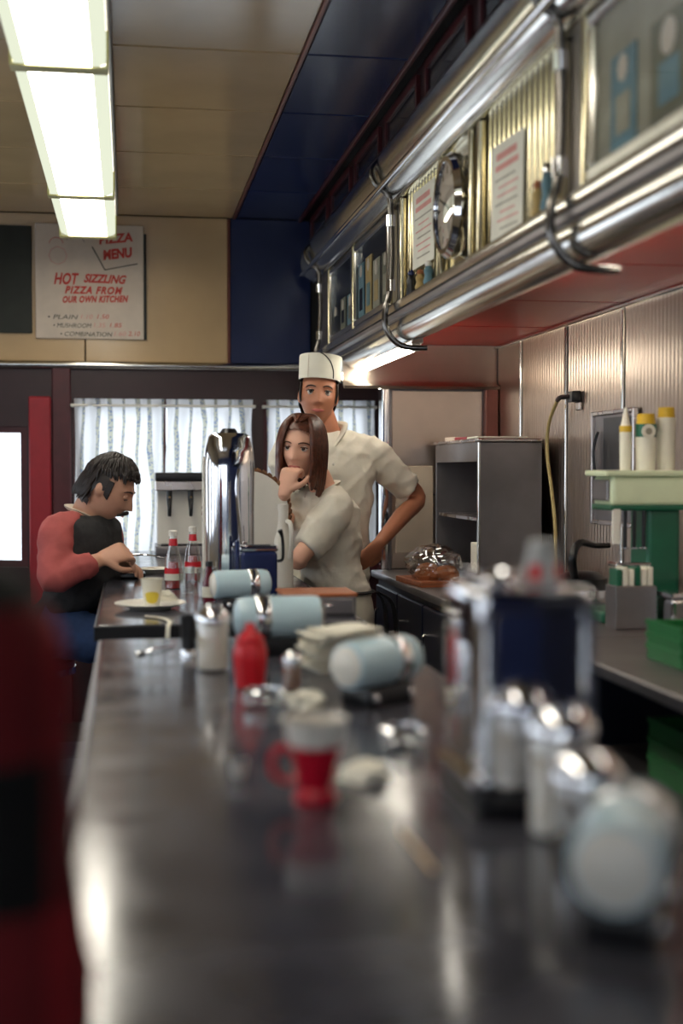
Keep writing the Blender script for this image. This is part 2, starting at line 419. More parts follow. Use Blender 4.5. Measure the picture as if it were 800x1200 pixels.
# right wall: ribbed steel sheets with chrome joint strips
wall_right = struct('wall_right', bx(XR, XR+0.06, YB, YE+0.06, 0, 2.62), steel_dull)
def ribbed(w, h, pitch, amp, mm=4):
    b = new(); n = int(w/pitch)*mm; prev = None
    for i in range(n+1):
        y = w*i/n; d = amp*(0.5-0.5*math.cos(2*PI*i/mm))
        c = (b.verts.new((-d, y, 0)), b.verts.new((-d, y, h)))
        if prev: b.faces.new((prev[0], c[0], c[1], prev[1]))
        prev = c
    return b
yy = 5.74
for k in range(9):
    wdt = 0.36 if k == 0 else 0.58
    y0 = yy-wdt
    o = obj('steel_sheet', ribbed(wdt-0.02, 0.99, 0.029, 0.0035) if k else bx(-0.003, 0, 0, wdt-0.02, 0, 0.99), steel_warm, wall_right, loc=(XR-0.001, y0+0.01, 0.86))
    obj('joint_strip', bx(-0.010, 0, -0.008, 0.008, 0, 0.99, 0.003, 1), chrome_soft, wall_right, loc=(XR-0.001, y0, 0.86))
    yy = y0
    if yy < 1.0: break
# soffit over the grill, red enamel sheets
soffit = struct('ceiling_soffit', bx(0.985, XR, YB, YE, 1.858, 1.90), black_gap)
for k in range(8):
    y1 = 5.74-0.78*k
    if y1 < 0.3: break
    obj('panel', bx(1.12, XR-0.004, y1-0.774, y1, 1.848, 1.860, 0.003, 1), red_enamel, soffit)
struct('trim_8', bx(XR-0.022, XR-0.004, 0.2, 5.74, 1.832, 1.848, 0.004, 1), chrome_soft)
# steel partition closing the grill alcove
YP = 5.76
part = struct('wall_grill', bx(1.135, XR, YP, YP+0.05, 0.0, 1.858), steel_dull)
obj('steel_sheet', bx(1.15, 1.56, YP-0.006, YP, 1.19, 1.648, 0.003, 1), steel_warm, part)
obj('steel_sheet', bx(1.15, 1.56, YP-0.006, YP, 0.86, 1.185, 0.003, 1), steel_warm, part)
obj('dark_recess', bx(1.565, 1.622, YP-0.05, YP, 1.30, 1.655, 0.003, 1), bronze_trim, part)
vb = new()
prof = [(0, 0.195), (0, 0.04), (-0.006, 0.018), (-0.022, 0.004), (-0.045, 0.0), (-0.055, 0.012), (-0.05, 0.02)]
prev = None
for dy, dz in prof:
    c = (vb.verts.new((0.93, YP-0.012+dy, 1.652+dz)), vb.verts.new((XR-0.004, YP-0.012+dy, 1.652+dz)))
    if prev: vb.faces.new((prev[0], c[0], c[1], prev[1]))
    prev = c
obj('valance', vb, steel_warm, part)
obj('edge_post', bx(1.10, 1.135, YP-0.02, YP+0.05, 0, 1.66, 0.006, 2), chrome, part)
# the cream board between post and steel cabinet
tag(obj('cream_board', bx(1.165, 1.335, YP-0.018, YP-0.008, 0.93, 1.315, 0.003, 1), cream_panel), 'cream rectangular board mounted on the steel grill partition', 'board')
# left wall and rear wall with daylight windows (seen in reflections)
lw = new()
zs, zh = 0.95, 1.75
box(lw, XL-0.06, XL, YB, YE+0.06, 0, zs); box(lw, XL-0.06, XL, YB, YE+0.06, zh, ZC+0.06)
ys = [YB, -1.6, -0.3, 0.1, 1.4, 1.8, 3.1, 3.5, 4.8, 5.2, 6.5, YE+0.06]
for a, b in zip(ys[::2], ys[1::2]): box(lw, XL-0.06, XL, a, b, zs, zh)
struct('wall_left', lw, cream_wall)
for i, (a, b) in enumerate(zip(ys[1::2], ys[2::2])):
    m = new(); f = 0.04
    box(m, XL-0.05, XL-0.01, a, b, zs, zs+f); box(m, XL-0.05, XL-0.01, a, b, zh-f, zh)
    box(m, XL-0.05, XL-0.01, a, a+f, zs+f, zh-f); box(m, XL-0.05, XL-0.01, b-f, b, zs+f, zh-f)
    o = struct('window_%d' % (4+i), m, maroon)
    obj('pane', bx(XL-0.032, XL-0.028, a+f, b-f, zs+f, zh-f), pane_glass, o)
bw = new()
wx0, wx1, wz0, wz1 = -1.75, 0.35, 0.95, 2.05
box(bw, XL-0.06, wx0, YB-0.06, YB, 0, ZC+0.06); box(bw, wx1, XR+0.06, YB-0.06, YB, 0, ZC+0.06); box(bw, wx0, wx1, YB-0.06, YB, 0, wz0); box(bw, wx0, wx1, YB-0.06, YB, wz1, ZC+0.06)
struct('wall_back', bw, grey_wall)
for i in range(2):
    a = wx0+1.05*i; b_ = a+1.05; m = new(); f = 0.045
    box(m, a, b_, YB-0.05, YB-0.01, wz0, wz0+f); box(m, a, b_, YB-0.05, YB-0.01, wz1-f, wz1); box(m, a, a+f, YB-0.05, YB-0.01, wz0+f, wz1-f); box(m, b_-f, b_, YB-0.05, YB-0.01, wz0+f, wz1-f)
    o = struct('window_%d' % (9+i), m, maroon)
    obj('pane', bx(a+f, b_-f, YB-0.032, YB-0.028, wz0+f, wz1-f), pane_glass, o)

# curtains
def curtain(name, label, xa, xb, z0, z1, Y, folds, amp, pinch=None, seed=0):
    rnd = random.Random(seed); b = new(); NX, NZ = folds*16, 30
    uvl = b.loops.layers.uv.new('UVMap'); grid = []
    ph = [rnd.uniform(-0.9, 0.9) for _ in range(folds+2)]; am = [rnd.uniform(0.35, 1.5) for _ in range(folds+2)]
    for j in range(NZ+1):
        t = j/NZ; z = z1+(z0-z1)*t; row = []
        for i in range(NX+1):
            s = i/NX; u = s*folds; k = int(u); wob = ph[k]*(1-(u-k))+ph[min(k+1, folds+1)]*(u-k)
            head = max(0, 1-t/0.09)
            a_ = amp*(0.55+0.45*t)*(1-0.4*head)*(am[k]*(1-(u-k))+am[min(k+1, folds+1)]*(u-k))
            x = xa+(xb-xa)*s + 0.006*math.sin(u*7+t*5)
            if pinch: x += 0
            y = Y + a_*math.sin(2*PI*(u+wob*t*0.9)) + 0.35*a_*math.sin(2*PI*(u*2.3+t*0.6)) 
            if 0.06 < t < 0.11: y += 0.01*math.sin((t-0.06)/0.05*PI)
            row.append((b.verts.new((x, y, z)), (s, t)))
        grid.append(row)
    for j in range(NZ):
        for i in range(NX):
            q = [grid[j][i], grid[j][i+1], grid[j+1][i+1], grid[j+1][i]]
            f = b.faces.new([p[0] for p in q])
            for lp, p in zip(f.loops, q): lp[uvl].uv = (p[1][0]*(xb-xa)*2.2+seed*0.13, p[1][1]*(z1-z0)*2.2)
    return tag(obj(name, b, curtain_cloth, angle=180, fixn=False), label, 'curtain', 'printed curtains over the end windows')
curtain('curtain', 'white printed curtain gathered behind the seated man, leftmost of the end wall', -0.268, 0.185, 0.84, 1.66, YE-0.05, 4, 0.016, seed=1)
curtain('curtain', 'short white printed curtain hanging above the milk dispenser', 0.195, 0.64, 1.27, 1.66, YE-0.05, 4, 0.016, seed=2)
curtain('curtain', 'white printed curtain gathered behind the server in the paper hat', 0.71, 1.285, 0.84, 1.66, YE-0.05, 5, 0.016, seed=3)
for a, b, lb in ((-0.285, 0.655, 'slim pale rod carrying the two curtains at left of end wall'), (0.69, 1.295, 'slim pale rod carrying the curtain behind the hatted server')):
    o = obj('curtain_rod', tb([(a, YE-0.052, 1.625), (b, YE-0.052, 1.625)], 0.007, 8), white_plastic)
    tag(o, lb, 'curtain rod')
    for x in (a+0.01, b-0.01): obj('bracket', bx(x-0.006, x+0.006, YE-0.052, YE, 1.617, 1.633), white_plastic, o)

# ================================================================== CEILING LAMP
t = thing('ceiling_lamp', 'long white fluorescent ceiling lamp with glowing diffuser sections', 'lamp', (-0.18, 0, ZC))
obj('housing', bx(-0.10, 0.10, 1.0, 6.40, -0.05, 0.0, 0.006), white_plastic, t)
obj('side_rail', bx(0.128, 0.140, 0.98, 6.44, -0.10, 0.0, 0.003, 1), steel_dull, t)
obj('side_rail', bx(-0.140, -0.128, 0.98, 6.44, -0.10, 0.0, 0.003, 1), steel_dull, t)
obj('top_pan', bx(-0.128, 0.128, 0.98, 6.44, -0.045, -0.035), white_plastic, t)
secs = [(1.0, 2.02), (2.03, 3.76), (3.77, 5.50), (5.51, 6.44)]
for a, b in secs:
    obj('diffuser', bx(-0.088, 0.088, a, b, -0.20, -0.192), lamp_bright, t)
    for s in (-1, 1):
        m = new(); 
        vs = [m.verts.new(p) for p in ((s*0.089, a, -0.20), (s*0.127, a, -0.18), (s*0.127, b, -0.18), (s*0.089, b, -0.20), (s*0.127, a, -0.10), (s*0.127, b, -0.10))]
        m.faces.new((vs[0], vs[1], vs[2], vs[3])); m.faces.new((vs[1], vs[4], vs[5], vs[2]))
        obj('side_diffuser', m, lamp_side, t)
    obj('end_band', (lambda m: (box(m, -0.131, 0.131, b-0.03, b+0.03, -0.204, -0.199, 0), box(m, -0.133, -0.126, b-0.03, b+0.03, -0.2, -0.1), box(m, 0.126, 0.133, b-0.03, b+0.03, -0.2, -0.1), m)[-1])(new()), band_olive, t)
obj('end_cap', bx(-0.128, 0.128, 6.44, 6.46, -0.199, 0.0, 0.004, 1), white_plastic, t)

# ================================================================== HOOD
hx, hz1, hz0 = 0.98, 2.25, 1.86
hood = thing('range_hood', 'long chrome range hood with ribbed display front over the grill', 'hood', (hx, 0, 0))
obj('roll_top', lt([(0.0, 0.6), (0.10, 0.6), (0.115, 0.62), (0.115, 6.72), (0.10, 6.74), (0.0, 6.74)], 36, Matrix.Translation((0, 0, 2.355)) @ Matrix.Rotation(-PI/2, 4, 'X')), chrome_soft, hood)
obj('roll_bead', tb([(-0.105, 0.6, 2.285), (-0.105, 6.72, 2.285)], 0.012, 10), chrome, hood)
obj('front_board', bx(-0.02, 0.0, 0.6, 6.70, hz0, hz1+0.03), steel_dull, hood)
obj('upper_rail', bx(-0.052, -0.02, 0.6, 6.70, hz1-0.012, hz1+0.028, 0.006), chrome_soft, hood)
obj('lower_rail', bx(-0.062, -0.02, 0.6, 6.70, hz0-0.01, hz0+0.022, 0.006), chrome_soft, hood)
obj('lower_roll', lt([(0.0, 0.6), (0.057, 0.6), (0.057, 6.70), (0.0, 6.70)], 28, Matrix.Translation((0.0, 0, 1.803)) @ Matrix.Rotation(-PI/2, 4, 'X')), chrome_soft, hood)
obj('lower_strip', bx(-0.062, -0.045, 0.6, 6.70, 1.826, 1.846, 0.004, 1), steel_dull, hood)
obj('under_lip', bx(-0.02, 0.14, 0.6, 6.70, 1.833, 1.857), steel_dull, hood)
rib_mesh = []
def ribs(y0, y1):
    n = int(round((y1-y0)/0.043)); pw = (y1-y0)/n; z0, z1 = hz0+0.021, hz1-0.013
    obj('rib_shade_sheet', bx(-0.024, -0.02, y0, y1, z0, z1), rib_shade, hood)  # added dark sheet, its colour stands in for shade between the ribs
    for i in range(n):
        if not rib_mesh:
            b = new(); prev = None
            for k in range(9):
                a = PI*k/8; c = (b.verts.new((-0.0065*math.sin(a)**0.8, -0.0105*math.cos(a), 0)), b.verts.new((-0.0065*math.sin(a)**0.8, -0.0105*math.cos(a), z1-z0)))
                if prev: b.faces.new((prev[0], c[0], c[1], prev[1]))
                prev = c
            o = obj('rib', b, ribbed_steel, hood); rib_mesh.append(o.data)
        else:
            o = bpy.data.objects.new('rib', rib_mesh[0]); C.objects.link(o); o.parent = hood
        o.location = (-0.0235, y0+pw*(i+0.5), z0)
ribs(2.86, 3.47); ribs(3.97, 4.50); ribs(1.1, 1.75)
for y in (2.66, 2.83, 3.49, 3.58, 3.94, 4.52, 4.72, 5.52, 6.20, 1.85):
    obj('divider', bx(-0.050, -0.02, y-0.014, y+0.014, hz0+0.022, hz1-0.012, 0.007), ribbed_steel, hood)
obj('steel_panel', bx(-0.026, -0.02, 3.60, 3.93, hz0+0.022, hz1-0.012), ribbed_steel, hood)
def picture(y0, y1, lb, cols):
    m = new(); f = 0.03; za, zb = hz0+0.03, hz1-0.016
    box(m, -0.046, -0.021, y0, y1, za, za+f, 0.005, 1); box(m, -0.046, -0.021, y0, y1, zb-f, zb, 0.005, 1)
    box(m, -0.046, -0.021, y0, y0+f, za+f, zb-f, 0.005, 1); box(m, -0.046, -0.021, y1-f, y1, za+f, zb-f, 0.005, 1)
    o = obj('picture_frame', m, chrome_soft, None, loc=(hx, 0, 0)); tag(o, lb, 'picture')
    obj('backing', bx(-0.030, -0.021, y0+f, y1-f, za+f, zb-f), cols[0], o)
    n = len(cols)-1; W = (y1-y0-2*f); rnd = random.Random(int(y0*100))
    for i, q in enumerate(cols[1:]):
        a = y0+f+W*(i+0.12)/n; b = a+W*rnd.uniform(0.55, 0.8)/n
        zz = za+f+(zb-za-2*f)*rnd.uniform(0.4, 0.85)
        obj('printed_patch', bx(-0.034, -0.0305, a, b, za+f+0.006, zz), q, o)
        obj('printed_patch', bx(-0.036, -0.0345, a+0.2*(b-a), a+0.75*(b-a), za+f+0.03, za+f+0.03+0.4*(zz-za-f)), cols[(i+2) % len(cols)], o)
        obj('printed_spot', lt([(0, 0), (0.2*(b-a), 0), (0.2*(b-a), 0.0015), (0, 0.0015)], 14, Matrix.Translation((-0.0342, (a+b)/2, zz-0.25*(b-a))) @ Matrix.Rotation(-PI/2, 4, 'Y')), cream_paper, o)
    obj('glazing', bx(-0.040, -0.038, y0+f, y1-f, za+f, zb-f), picture_glass, o)
    return o
grey_print = mat('grey_print', (150, 144, 126), 0.6); blue_print = mat('blue_print', (92, 128, 140), 0.6); ochre_print = mat('ochre_print', (176, 148, 90), 0.6); olive_print = mat('olive_print', (100, 98, 78), 0.6)
picture(1.87, 2.64, 'framed picture at the near end of the hood front, above right', [grey_print, ochre_print, olive_print, blue_print])
picture(4.76, 5.50, 'framed poster under dark glass beside the far ribbed panel', [dark_glass, olive_print, grey_print, ochre_print, blue_print])
picture(5.54, 6.18, 'framed dark poster at the far end of the hood', [dark_glass, blue_print, olive_print, dark_glass])
def hook_pipe(y, lb):
    o = obj('hook_bracket', tb([(-0.085, y+0.02, 2.40), (-0.128, y+0.02, 2.35), (-0.118, y+0.01, 2.30), (-0.075, y, 2.26), (-0.066, y, 2.20), (-0.062, y, 2.05), (-0.070, y, 1.92), (-0.085, y, 1.86), (-0.080, y, 1.79), (-0.03, y-0.01, 1.735), (0.06, y-0.03, 1.725)], [0.009, 0.011]+[0.011]*8+[0.008], 10), dark_chrome, None, loc=(hx, 0, 0))
    tag(o, lb, 'bracket', 'curved chrome brackets on the hood')
    obj('ferrule', lt([(0.0, -0.02), (0.017, -0.02), (0.017, 0.02), (0, 0.02)], 14), chrome, o, loc=(-0.066, y, 1.945))
    obj('ferrule', lt([(0.0, -0.02), (0.017, -0.02), (0.017, 0.02), (0, 0.02)], 14), chrome, o, loc=(-0.066, y, 2.17))
hook_pipe(2.75, 'curved chrome bracket running down the hood, nearest of three'); hook_pipe(4.60, 'curved chrome bracket beside the far ribbed panel, middle of three'); hook_pipe(6.36, 'curved chrome bracket at the far end of hood, above the paper hat')
# clock
t = thing('wall_clock', 'round chrome wall clock between the ribbed panels of the hood', 'clock', (hx-0.028, 3.76, 2.06))
RM = Matrix.Rotation(-PI/2, 4, 'Y')
obj('case', lt([(0.0, 0.0), (0.14, 0.0), (0.15, 0.015), (0.15, 0.035), (0.138, 0.05), (0.125, 0.05), (0.122, 0.036), (0.0, 0.036)], 40, RM), chrome, t)
obj('dial', lt([(0.0, 0.037), (0.121, 0.037), (0.121, 0.038), (0, 0.038)], 40, RM), cream_paper, t)
for k in range(12):
    a = 2*PI*k/12
    obj('hour_mark', bx(-0.0395, -0.0385, -0.004, 0.004, -0.011, 0.011), dark_ink, t, loc=(0, 0.104*math.sin(a), 0.104*math.cos(a)), rot=(-a, 0, 0))
for L_, w_, a in ((0.062, 0.005, 4.2), (0.092, 0.0035, 1.2)):
    obj('hand', bx(-0.0415, -0.040, -w_, w_, -0.01, L_), dark_ink, t, rot=(-a, 0, 0))
obj('glass_lens', lt([(0.0, 0.058), (0.06, 0.056), (0.123, 0.047)], 32, RM, cap=False), clear_glass, t)
# menu cards
def card(y0, y1, zc, h, lb, seed, tilt):
    o = obj('menu_card', bx(-0.002, 0.0, -(y1-y0)/2, (y1-y0)/2, -h/2, h/2), white_paper, None, loc=(hx-0.036, (y0+y1)/2, zc), rot=(tilt, 0, 0))
    tag(o, lb, 'menu'); rnd = random.Random(seed); W = y1-y0
    obj('title_line', bx(-0.0032, -0.0022, -W*0.30, W*0.34, h*0.33, h*0.40), pink_ink, o)
    obj('title_line', bx(-0.0032, -0.0022, -W*0.36, W*0.36, h*0.22, h*0.28), pink_ink, o)
    for k in range(7):
        a = -W*rnd.uniform(0.25, 0.4); b = W*rnd.uniform(0.2, 0.4); z = h*(0.12-0.085*k)
        obj('text_line', bx(-0.0032, -0.0022, a, b, z, z+h*0.016), pink_ink if k % 3 else grey_print, o)
card(3.11, 3.39, 2.005, 0.245, 'white handwritten menu card on the near ribbed hood panel', 1, 0.05)
card(4.05, 4.36, 2.085, 0.25, 'white handwritten menu card on the far ribbed hood panel', 2, 0.03)
# trinkets on the ledge under the cards
def figurine(y, h, m1, m2, lb):
    t = thing('ornament', lb, 'ornament', (hx-0.044, y, hz0+0.022), 0, 'ornaments on the hood ledge')
    obj('body', lt([(0.0, 0), (0.016, 0), (0.018, 0.008), (0.012, h*0.35), (0.016, h*0.55), (0.009, h*0.75), (0.0, h*0.76)], 14), m1, t)
    obj('head', lt([(0.0, h*0.70), (0.011, h*0.76), (0.012, h*0.86), (0.007, h*0.96), (0.0, h)], 14), m2, t)
figurine(2.90, 0.11, blue_print, chrome, 'blue and silver ornament on hood ledge by the near bracket')
figurine(2.97, 0.085, ochre_print, wood_brown, 'squat ochre ornament on hood ledge beside the near menu card')
figurine(4.10, 0.075, blue_print, white_plastic, 'blue ornament with white head under the far menu card')
figurine(4.22, 0.065, ochre_print, bread, 'ochre ornament on hood ledge below the far menu card')
figurine(4.36, 0.085, black_plastic, navy_metal, 'dark ornament on hood ledge at end of far ribbed panel')
# lights under the hood
for (y0, y1, xa, zt_, lb) in ((4.70, 6.35, 1.0, 1.765, 'white fluorescent tube light glowing under far end of hood'), (1.3, 3.9, 1.045, 1.832, 'white fluorescent tube light above the grill, tucked behind the hood roll')):
    t = thing('hood_light', lb, 'lamp', (xa+0.03, (y0+y1)/2, zt_))
    L_ = (y1-y0)/2
    obj('housing', bx(-0.025, 0.025, -L_, L_, -0.012, 0.0 if zt_ > 1.8 else 0.067, 0.004, 1), white_plastic, t)
    obj('tube', lt([(0.0, -L_+0.02), (0.011, -L_+0.02), (0.011, L_-0.02), (0, L_-0.02)], 14, Matrix.Translation((0, 0, -0.026)) @ Matrix.Rotation(-PI/2, 4, 'X')), tube_glow, t)
    for s in (-1, 1): obj('lamp_holder', bx(-0.016, 0.016, s*(L_-0.012)-0.01, s*(L_-0.012)+0.01, -0.039, -0.012, 0.003, 1), white_plastic, t)

# ================================================================== POSTER ON END WALL
pa, pb, pz0, pz1 = -0.457, 0.085, 1.965, 2.545
t = thing('menu_sign', 'cream pizza menu board with hand-painted red lettering on the end wall', 'sign', ((pa+pb)/2, YE-0.012, (pz0+pz1)/2))
Wp, Hp = pb-pa, pz1-pz0
obj('board', bx(-Wp/2, Wp/2, -0.008, 0.011, -Hp/2, Hp/2, 0.003, 1), cream_paper, t)
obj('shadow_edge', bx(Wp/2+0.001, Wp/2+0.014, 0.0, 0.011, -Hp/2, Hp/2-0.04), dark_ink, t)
FR = (PI/2, 0, 0)
def pt(px, py): return (P(px, py, YE).x-(pa+pb)/2, -0.0085, P(px, py, YE).z-(pz0+pz1)/2)
def line(px0, py0, px1, py1, wd, m, nm='painted_line'):
    a = V(pt(px0, py0)); b = V(pt(px1, py1)); obj(nm, tb([a, b], wd, 6, 1, 0.4), m, t)
line(108, 290, 123, 317, 0.007, dark_ink); line(123, 317, 161, 310, 0.006, dark_ink)
text('lettering', 'PIZZA', 0.062, pt(116, 287), (PI/2, -0.12, 0), red_ink, t, 0.15, bold=0.002, width=0.17)
text('lettering', 'MENU', 0.066, pt(121, 305), (PI/2, -0.13, 0), red_ink, t, 0.15, bold=0.003, width=0.15)
text('lettering', 'HOT', 0.078, pt(63, 333), FR, red_ink, t, 0.25, bold=0.0025, width=0.125)
text('lettering', 'SIZZLING', 0.058, pt(98, 331), (PI/2, 0.02, 0), red_ink, t, 0.35, bold=0.0022, width=0.215)
text('lettering', 'PIZZA FROM', 0.05, pt(76, 344), FR, red_ink, t, 0.3, bold=0.0022, space=1.2, width=0.29)
text('lettering', 'OUR OWN KITCHEN', 0.044, pt(73, 355), (PI/2, -0.03, 0), red_ink, t, 0.3, bold=0.0022, space=1.12, width=0.33)
for i, (x, y, a, b_, c) in enumerate(((55, 374, '• PLAIN', '1.10', '1.50'), (62, 384, '• MUSHROOM', '1.35', '1.85'), (70, 394, '• COMBINATION', '1.60', '2.10'))):
    text('lettering', a, 0.032, pt(x, y), FR, dark_ink, t, 0.2, width=(0.15, 0.19, 0.26)[i])
    text('lettering', b_, 0.032, pt((93, 108, 132)[i], y), FR, pink_ink, t, 0.2, width=0.06)
    text('lettering', c, 0.032, pt((112, 127, 150)[i], y), FR, red_ink, t, 0.2, width=0.06)
# a chef's head sketch: round face and hat outline as flat strokes
def arc(cx, cy, r, a0, a1, m, wd=0.004):
    c = V(pt(cx, cy)); obj('painted_line', tb([c+V((r*math.cos(a), 0, r*math.sin(a))) for a in [a0+(a1-a0)*i/8 for i in range(9)]], wd, 5, 1, 0.4), m, t)
arc(68, 300, 0.045, 0, 2*PI, pink_ink); arc(66, 287, 0.035, 0.2, 3.0, red_ink); arc(88, 288, 0.05, 0.3, 2.6, dark_ink, 0.003)
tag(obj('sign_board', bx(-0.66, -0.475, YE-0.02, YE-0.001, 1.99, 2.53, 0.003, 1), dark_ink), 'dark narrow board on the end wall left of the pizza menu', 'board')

# ================================================================== COUNTERS
ZT = 0.90
CX0, CX1 = -0.07, 0.605
def counter(name, label, x0, x1, y0, y1, edge):
    t = thing(name, label, 'counter', (0, 0, 0))
    obj('worktop', bx(x0+0.008, x1-0.008, y0+0.008, y1-0.008, ZT-0.035, ZT, 0.004), counter_lam, t)
    obj('edge_band', (lambda m: (box(m, x0, x0+0.008, y0, y1, ZT-0.04, ZT-0.003, 0.002, 1), box(m, x1-0.008, x1, y0, y1, ZT-0.04, ZT-0.003, 0.002, 1), box(m, x0+0.008, x1-0.008, y0, y0+0.008, ZT-0.04, ZT-0.003), box(m, x0+0.008, x1-0.008, y1-0.008, y1, ZT-0.04, ZT-0.003), m)[-1])(new()), edge, t)
    obj('base_cabinet', bx(x0+0.28, x1-0.06, y0+0.05, y1-0.05, 0.08, ZT-0.035), navy_panel, t)
    obj('plinth', bx(x0+0.33, x1-0.10, y0+0.06, y1-0.06, 0.005, 0.08), black_edge, t)
    n = int((y1-y0)/0.5)
    for k in range(n):
        a = y0+0.06+(y1-y0-0.12)*k/n; b = y0+0.06+(y1-y0-0.12)*(k+1)/n
        obj('front_panel', bx(x0+0.268, x0+0.28, a+0.01, b-0.01, 0.10, ZT-0.06, 0.004, 1), blue_enamel, t)
    obj('foot_rail', tb([(x0+0.16, y0+0.06, 0.18), (x0+0.16, y1-0.06, 0.18)], 0.018, 12), chrome, t)
    for y in (y0+0.3, (y0+y1)/2, y1-0.3): obj('rail_bracket', tb([(x0+0.16, y, 0.18), (x0+0.275, y, 0.18)], 0.012, 8), chrome, t)
    return t
counter('lunch_counter', 'long near lunch counter with charcoal laminate top', CX0, CX1, -0.45, 3.17, steel_dull)
counter('lunch_counter', 'far lunch counter with black edge where the man eats', -0.088, 0.622, 3.44, 6.60, black_edge)

# stools
def stool(y, lb, first=None):
    if first: return dup(first, (-0.36, y, 0), 0, lb)
    t = thing('counter_stool', lb, 'stool', (-0.36, y, 0), 0, 'round stools along the counter')
    obj('seat', lt([(0.0, 0.575), (0.15, 0.575), (0.165, 0.585), (0.168, 0.61), (0.155, 0.63), (0.10, 0.638), (0.0, 0.64)], 32), seat_vinyl, t)
    obj('seat_rim', lt([(0.15, 0.56), (0.172, 0.565), (0.172, 0.588), (0.15, 0.59)], 32, None, False), chrome, t)
    obj('post', lt([(0.0, 0.03), (0.045, 0.03), (0.036, 0.10), (0.032, 0.5), (0.07, 0.56), (0.0, 0.565)], 20), chrome, t)
    obj('base', lt([(0.0, 0.006), (0.15, 0.006), (0.15, 0.014), (0.10, 0.03), (0.046, 0.045), (0.0, 0.045)], 28), chrome, t)
    return t
st = stool(0.93, 'navy round stool under the person in red plaid')
for y, lb in ((1.46, 'empty navy stool nearest beyond the person in plaid'), (2.02, 'empty navy stool level with the red cup, second beyond the plaid jacket'), (2.62, 'empty navy stool beside the red squeeze bottle end of counter'), (3.22, 'empty navy stool beside the gap between both counters'), (3.9, 'empty navy stool next before the seated man'), (4.90, 'navy round stool under the man in the vest')):
    stool(y, lb, st)
st.location.x = -0.30

# ================================================================== NEAR COUNTER THINGS
# napkin dispenser
nx0, nx1, ny0, ny1, nh = 0.392, 0.532, 1.455, 1.625, 0.262
t = thing('napkin_dispenser', 'tall chrome napkin dispenser on the near counter', 'dispenser', ((nx0+nx1)/2, (ny0+ny1)/2, ZT))
hw, hd = (nx1-nx0)/2, (ny1-ny0)/2
obj('base', bx(-hw-0.004, hw+0.004, -hd-0.004, hd+0.004, 0.0, 0.03, 0.004), black_plastic, t)
obj('shell', bx(-hw, hw, -hd+0.004, hd-0.004, 0.03, nh, 0.014, 4), chrome, t)
for s in (-1, 1): obj('skirt', bx(min(s*hw, s*(hw+0.009)), max(s*hw, s*(hw+0.009)), -hd, hd, 0.028, 0.05, 0.004, 1), chrome, t)
def faceplate(s):
    m = new(); yb = s*(hd-0.002)
    f = 0.014
    for (a, b, c, d) in ((-hw+0.004, hw-0.004, 0.035, 0.035+f), (-hw+0.004, hw-0.004, nh-0.012-f, nh-0.012), (-hw+0.004, -hw+0.004+f, 0.05, nh-0.026), (hw-0.004-f, hw-0.004, 0.05, nh-0.026)):
        box(m, a, b, min(yb, yb+s*0.008), max(yb, yb+s*0.008), c, d, 0.003, 2)
    obj('face_rim', m, chrome, t)
    obj('face_plate', bx(-hw+0.017, hw-0.017, min(yb-s*0.001, yb+s*0.002), max(yb-s*0.001, yb+s*0.002), 0.048, nh-0.025), chrome, t)
faceplate(-1); faceplate(1)
# little dish and cup on top of the dispenser
zt_ = ZT+nh
t = thing('ashtray', 'small chrome dish on top of the napkin dispenser', 'ashtray', (0.432, 1.545, zt_))
obj('dish', lt([(0.0, 0.0), (0.026, 0.0), (0.034, 0.008), (0.036, 0.016), (0.032, 0.016), (0.024, 0.006), (0, 0.005)], 28), chrome, t)
obj('rest', bx(-0.037, -0.028, -0.005, 0.005, 0.012, 0.02, 0.002, 1), chrome, t)
t = thing('tumbler', 'upturned frosted tumbler with red print on top of napkin dispenser', 'glass', (0.497, 1.555, zt_))
obj('bowl', lt([(0.0, 0.0), (0.026, 0.0), (0.025, 0.004), (0.016, 0.048), (0.013, 0.052), (0, 0.052)], 24), frosted, t)
for a0 in (-2.6, -1.2):
    m = new(); prev = None
    for i in range(7):
        a_ = a0+0.7*i/6; c = (m.verts.new((math.cos(a_)*0.0253, math.sin(a_)*0.0253, 0.006)), m.verts.new((math.cos(a_)*0.0218, math.sin(a_)*0.0218, 0.023)))
        if prev: m.faces.new((prev[0], c[0], c[1], prev[1]))
        prev = c
    obj('print', m, red_plastic, t)

def pourer(name, label, loc, h, r, fill, content=sugar, group=None, spout=True):
    t = thing(name, label, 'shaker', loc, 0, group)
    g = h*0.78
    obj('glass_body', lt([(0.0, 0.0), (r*0.92, 0.0), (r, 0.006), (r*0.98, g*0.5), (r, g*0.92), (r*0.9, g)], 24, None, False, lambda a: 1+0.012*math.cos(10*a)), clear_glass, t)
    obj('contents', lt([(0.0, 0.004), (r*0.86, 0.004), (r*0.92, 0.01), (r*0.90, g*fill), (0, g*fill+0.003)], 20), content, t)
    obj('lid', lt([(r*0.94, g*0.94), (r*1.06, g*0.95), (r*1.06, g*1.06), (r*0.95, g*1.12), (r*0.55, h*0.97), (r*0.2, h), (0, h)], 24, None, False), chrome, t)
    if spout: obj('flap', bx(-r*0.3, r*0.3, -r*0.75, -r*0.1, h*0.955, h*0.985, 0.002, 1), chrome, t)
    return t
pourer('sugar_pourer', 'glass sugar pourer with chrome lid in front of the napkin dispenser', (0.465, 1.385, ZT), 0.148, 0.036, 0.93)
p = T(250, 787); pourer('sugar_pourer', 'white sugar pourer standing beside the red squeeze bottle', (p.x, 2.64, ZT), 0.132, 0.033, 0.93)
t = pourer('glass_jar', 'smoky glass jar with chrome lid behind the nearest pale blue drum', (0.448, 1.255, ZT), 0.122, 0.034, 0.35, pepper, None, False)
t.children[0].data.materials.clear(); t.children[0].data.materials.append(brown_glass)
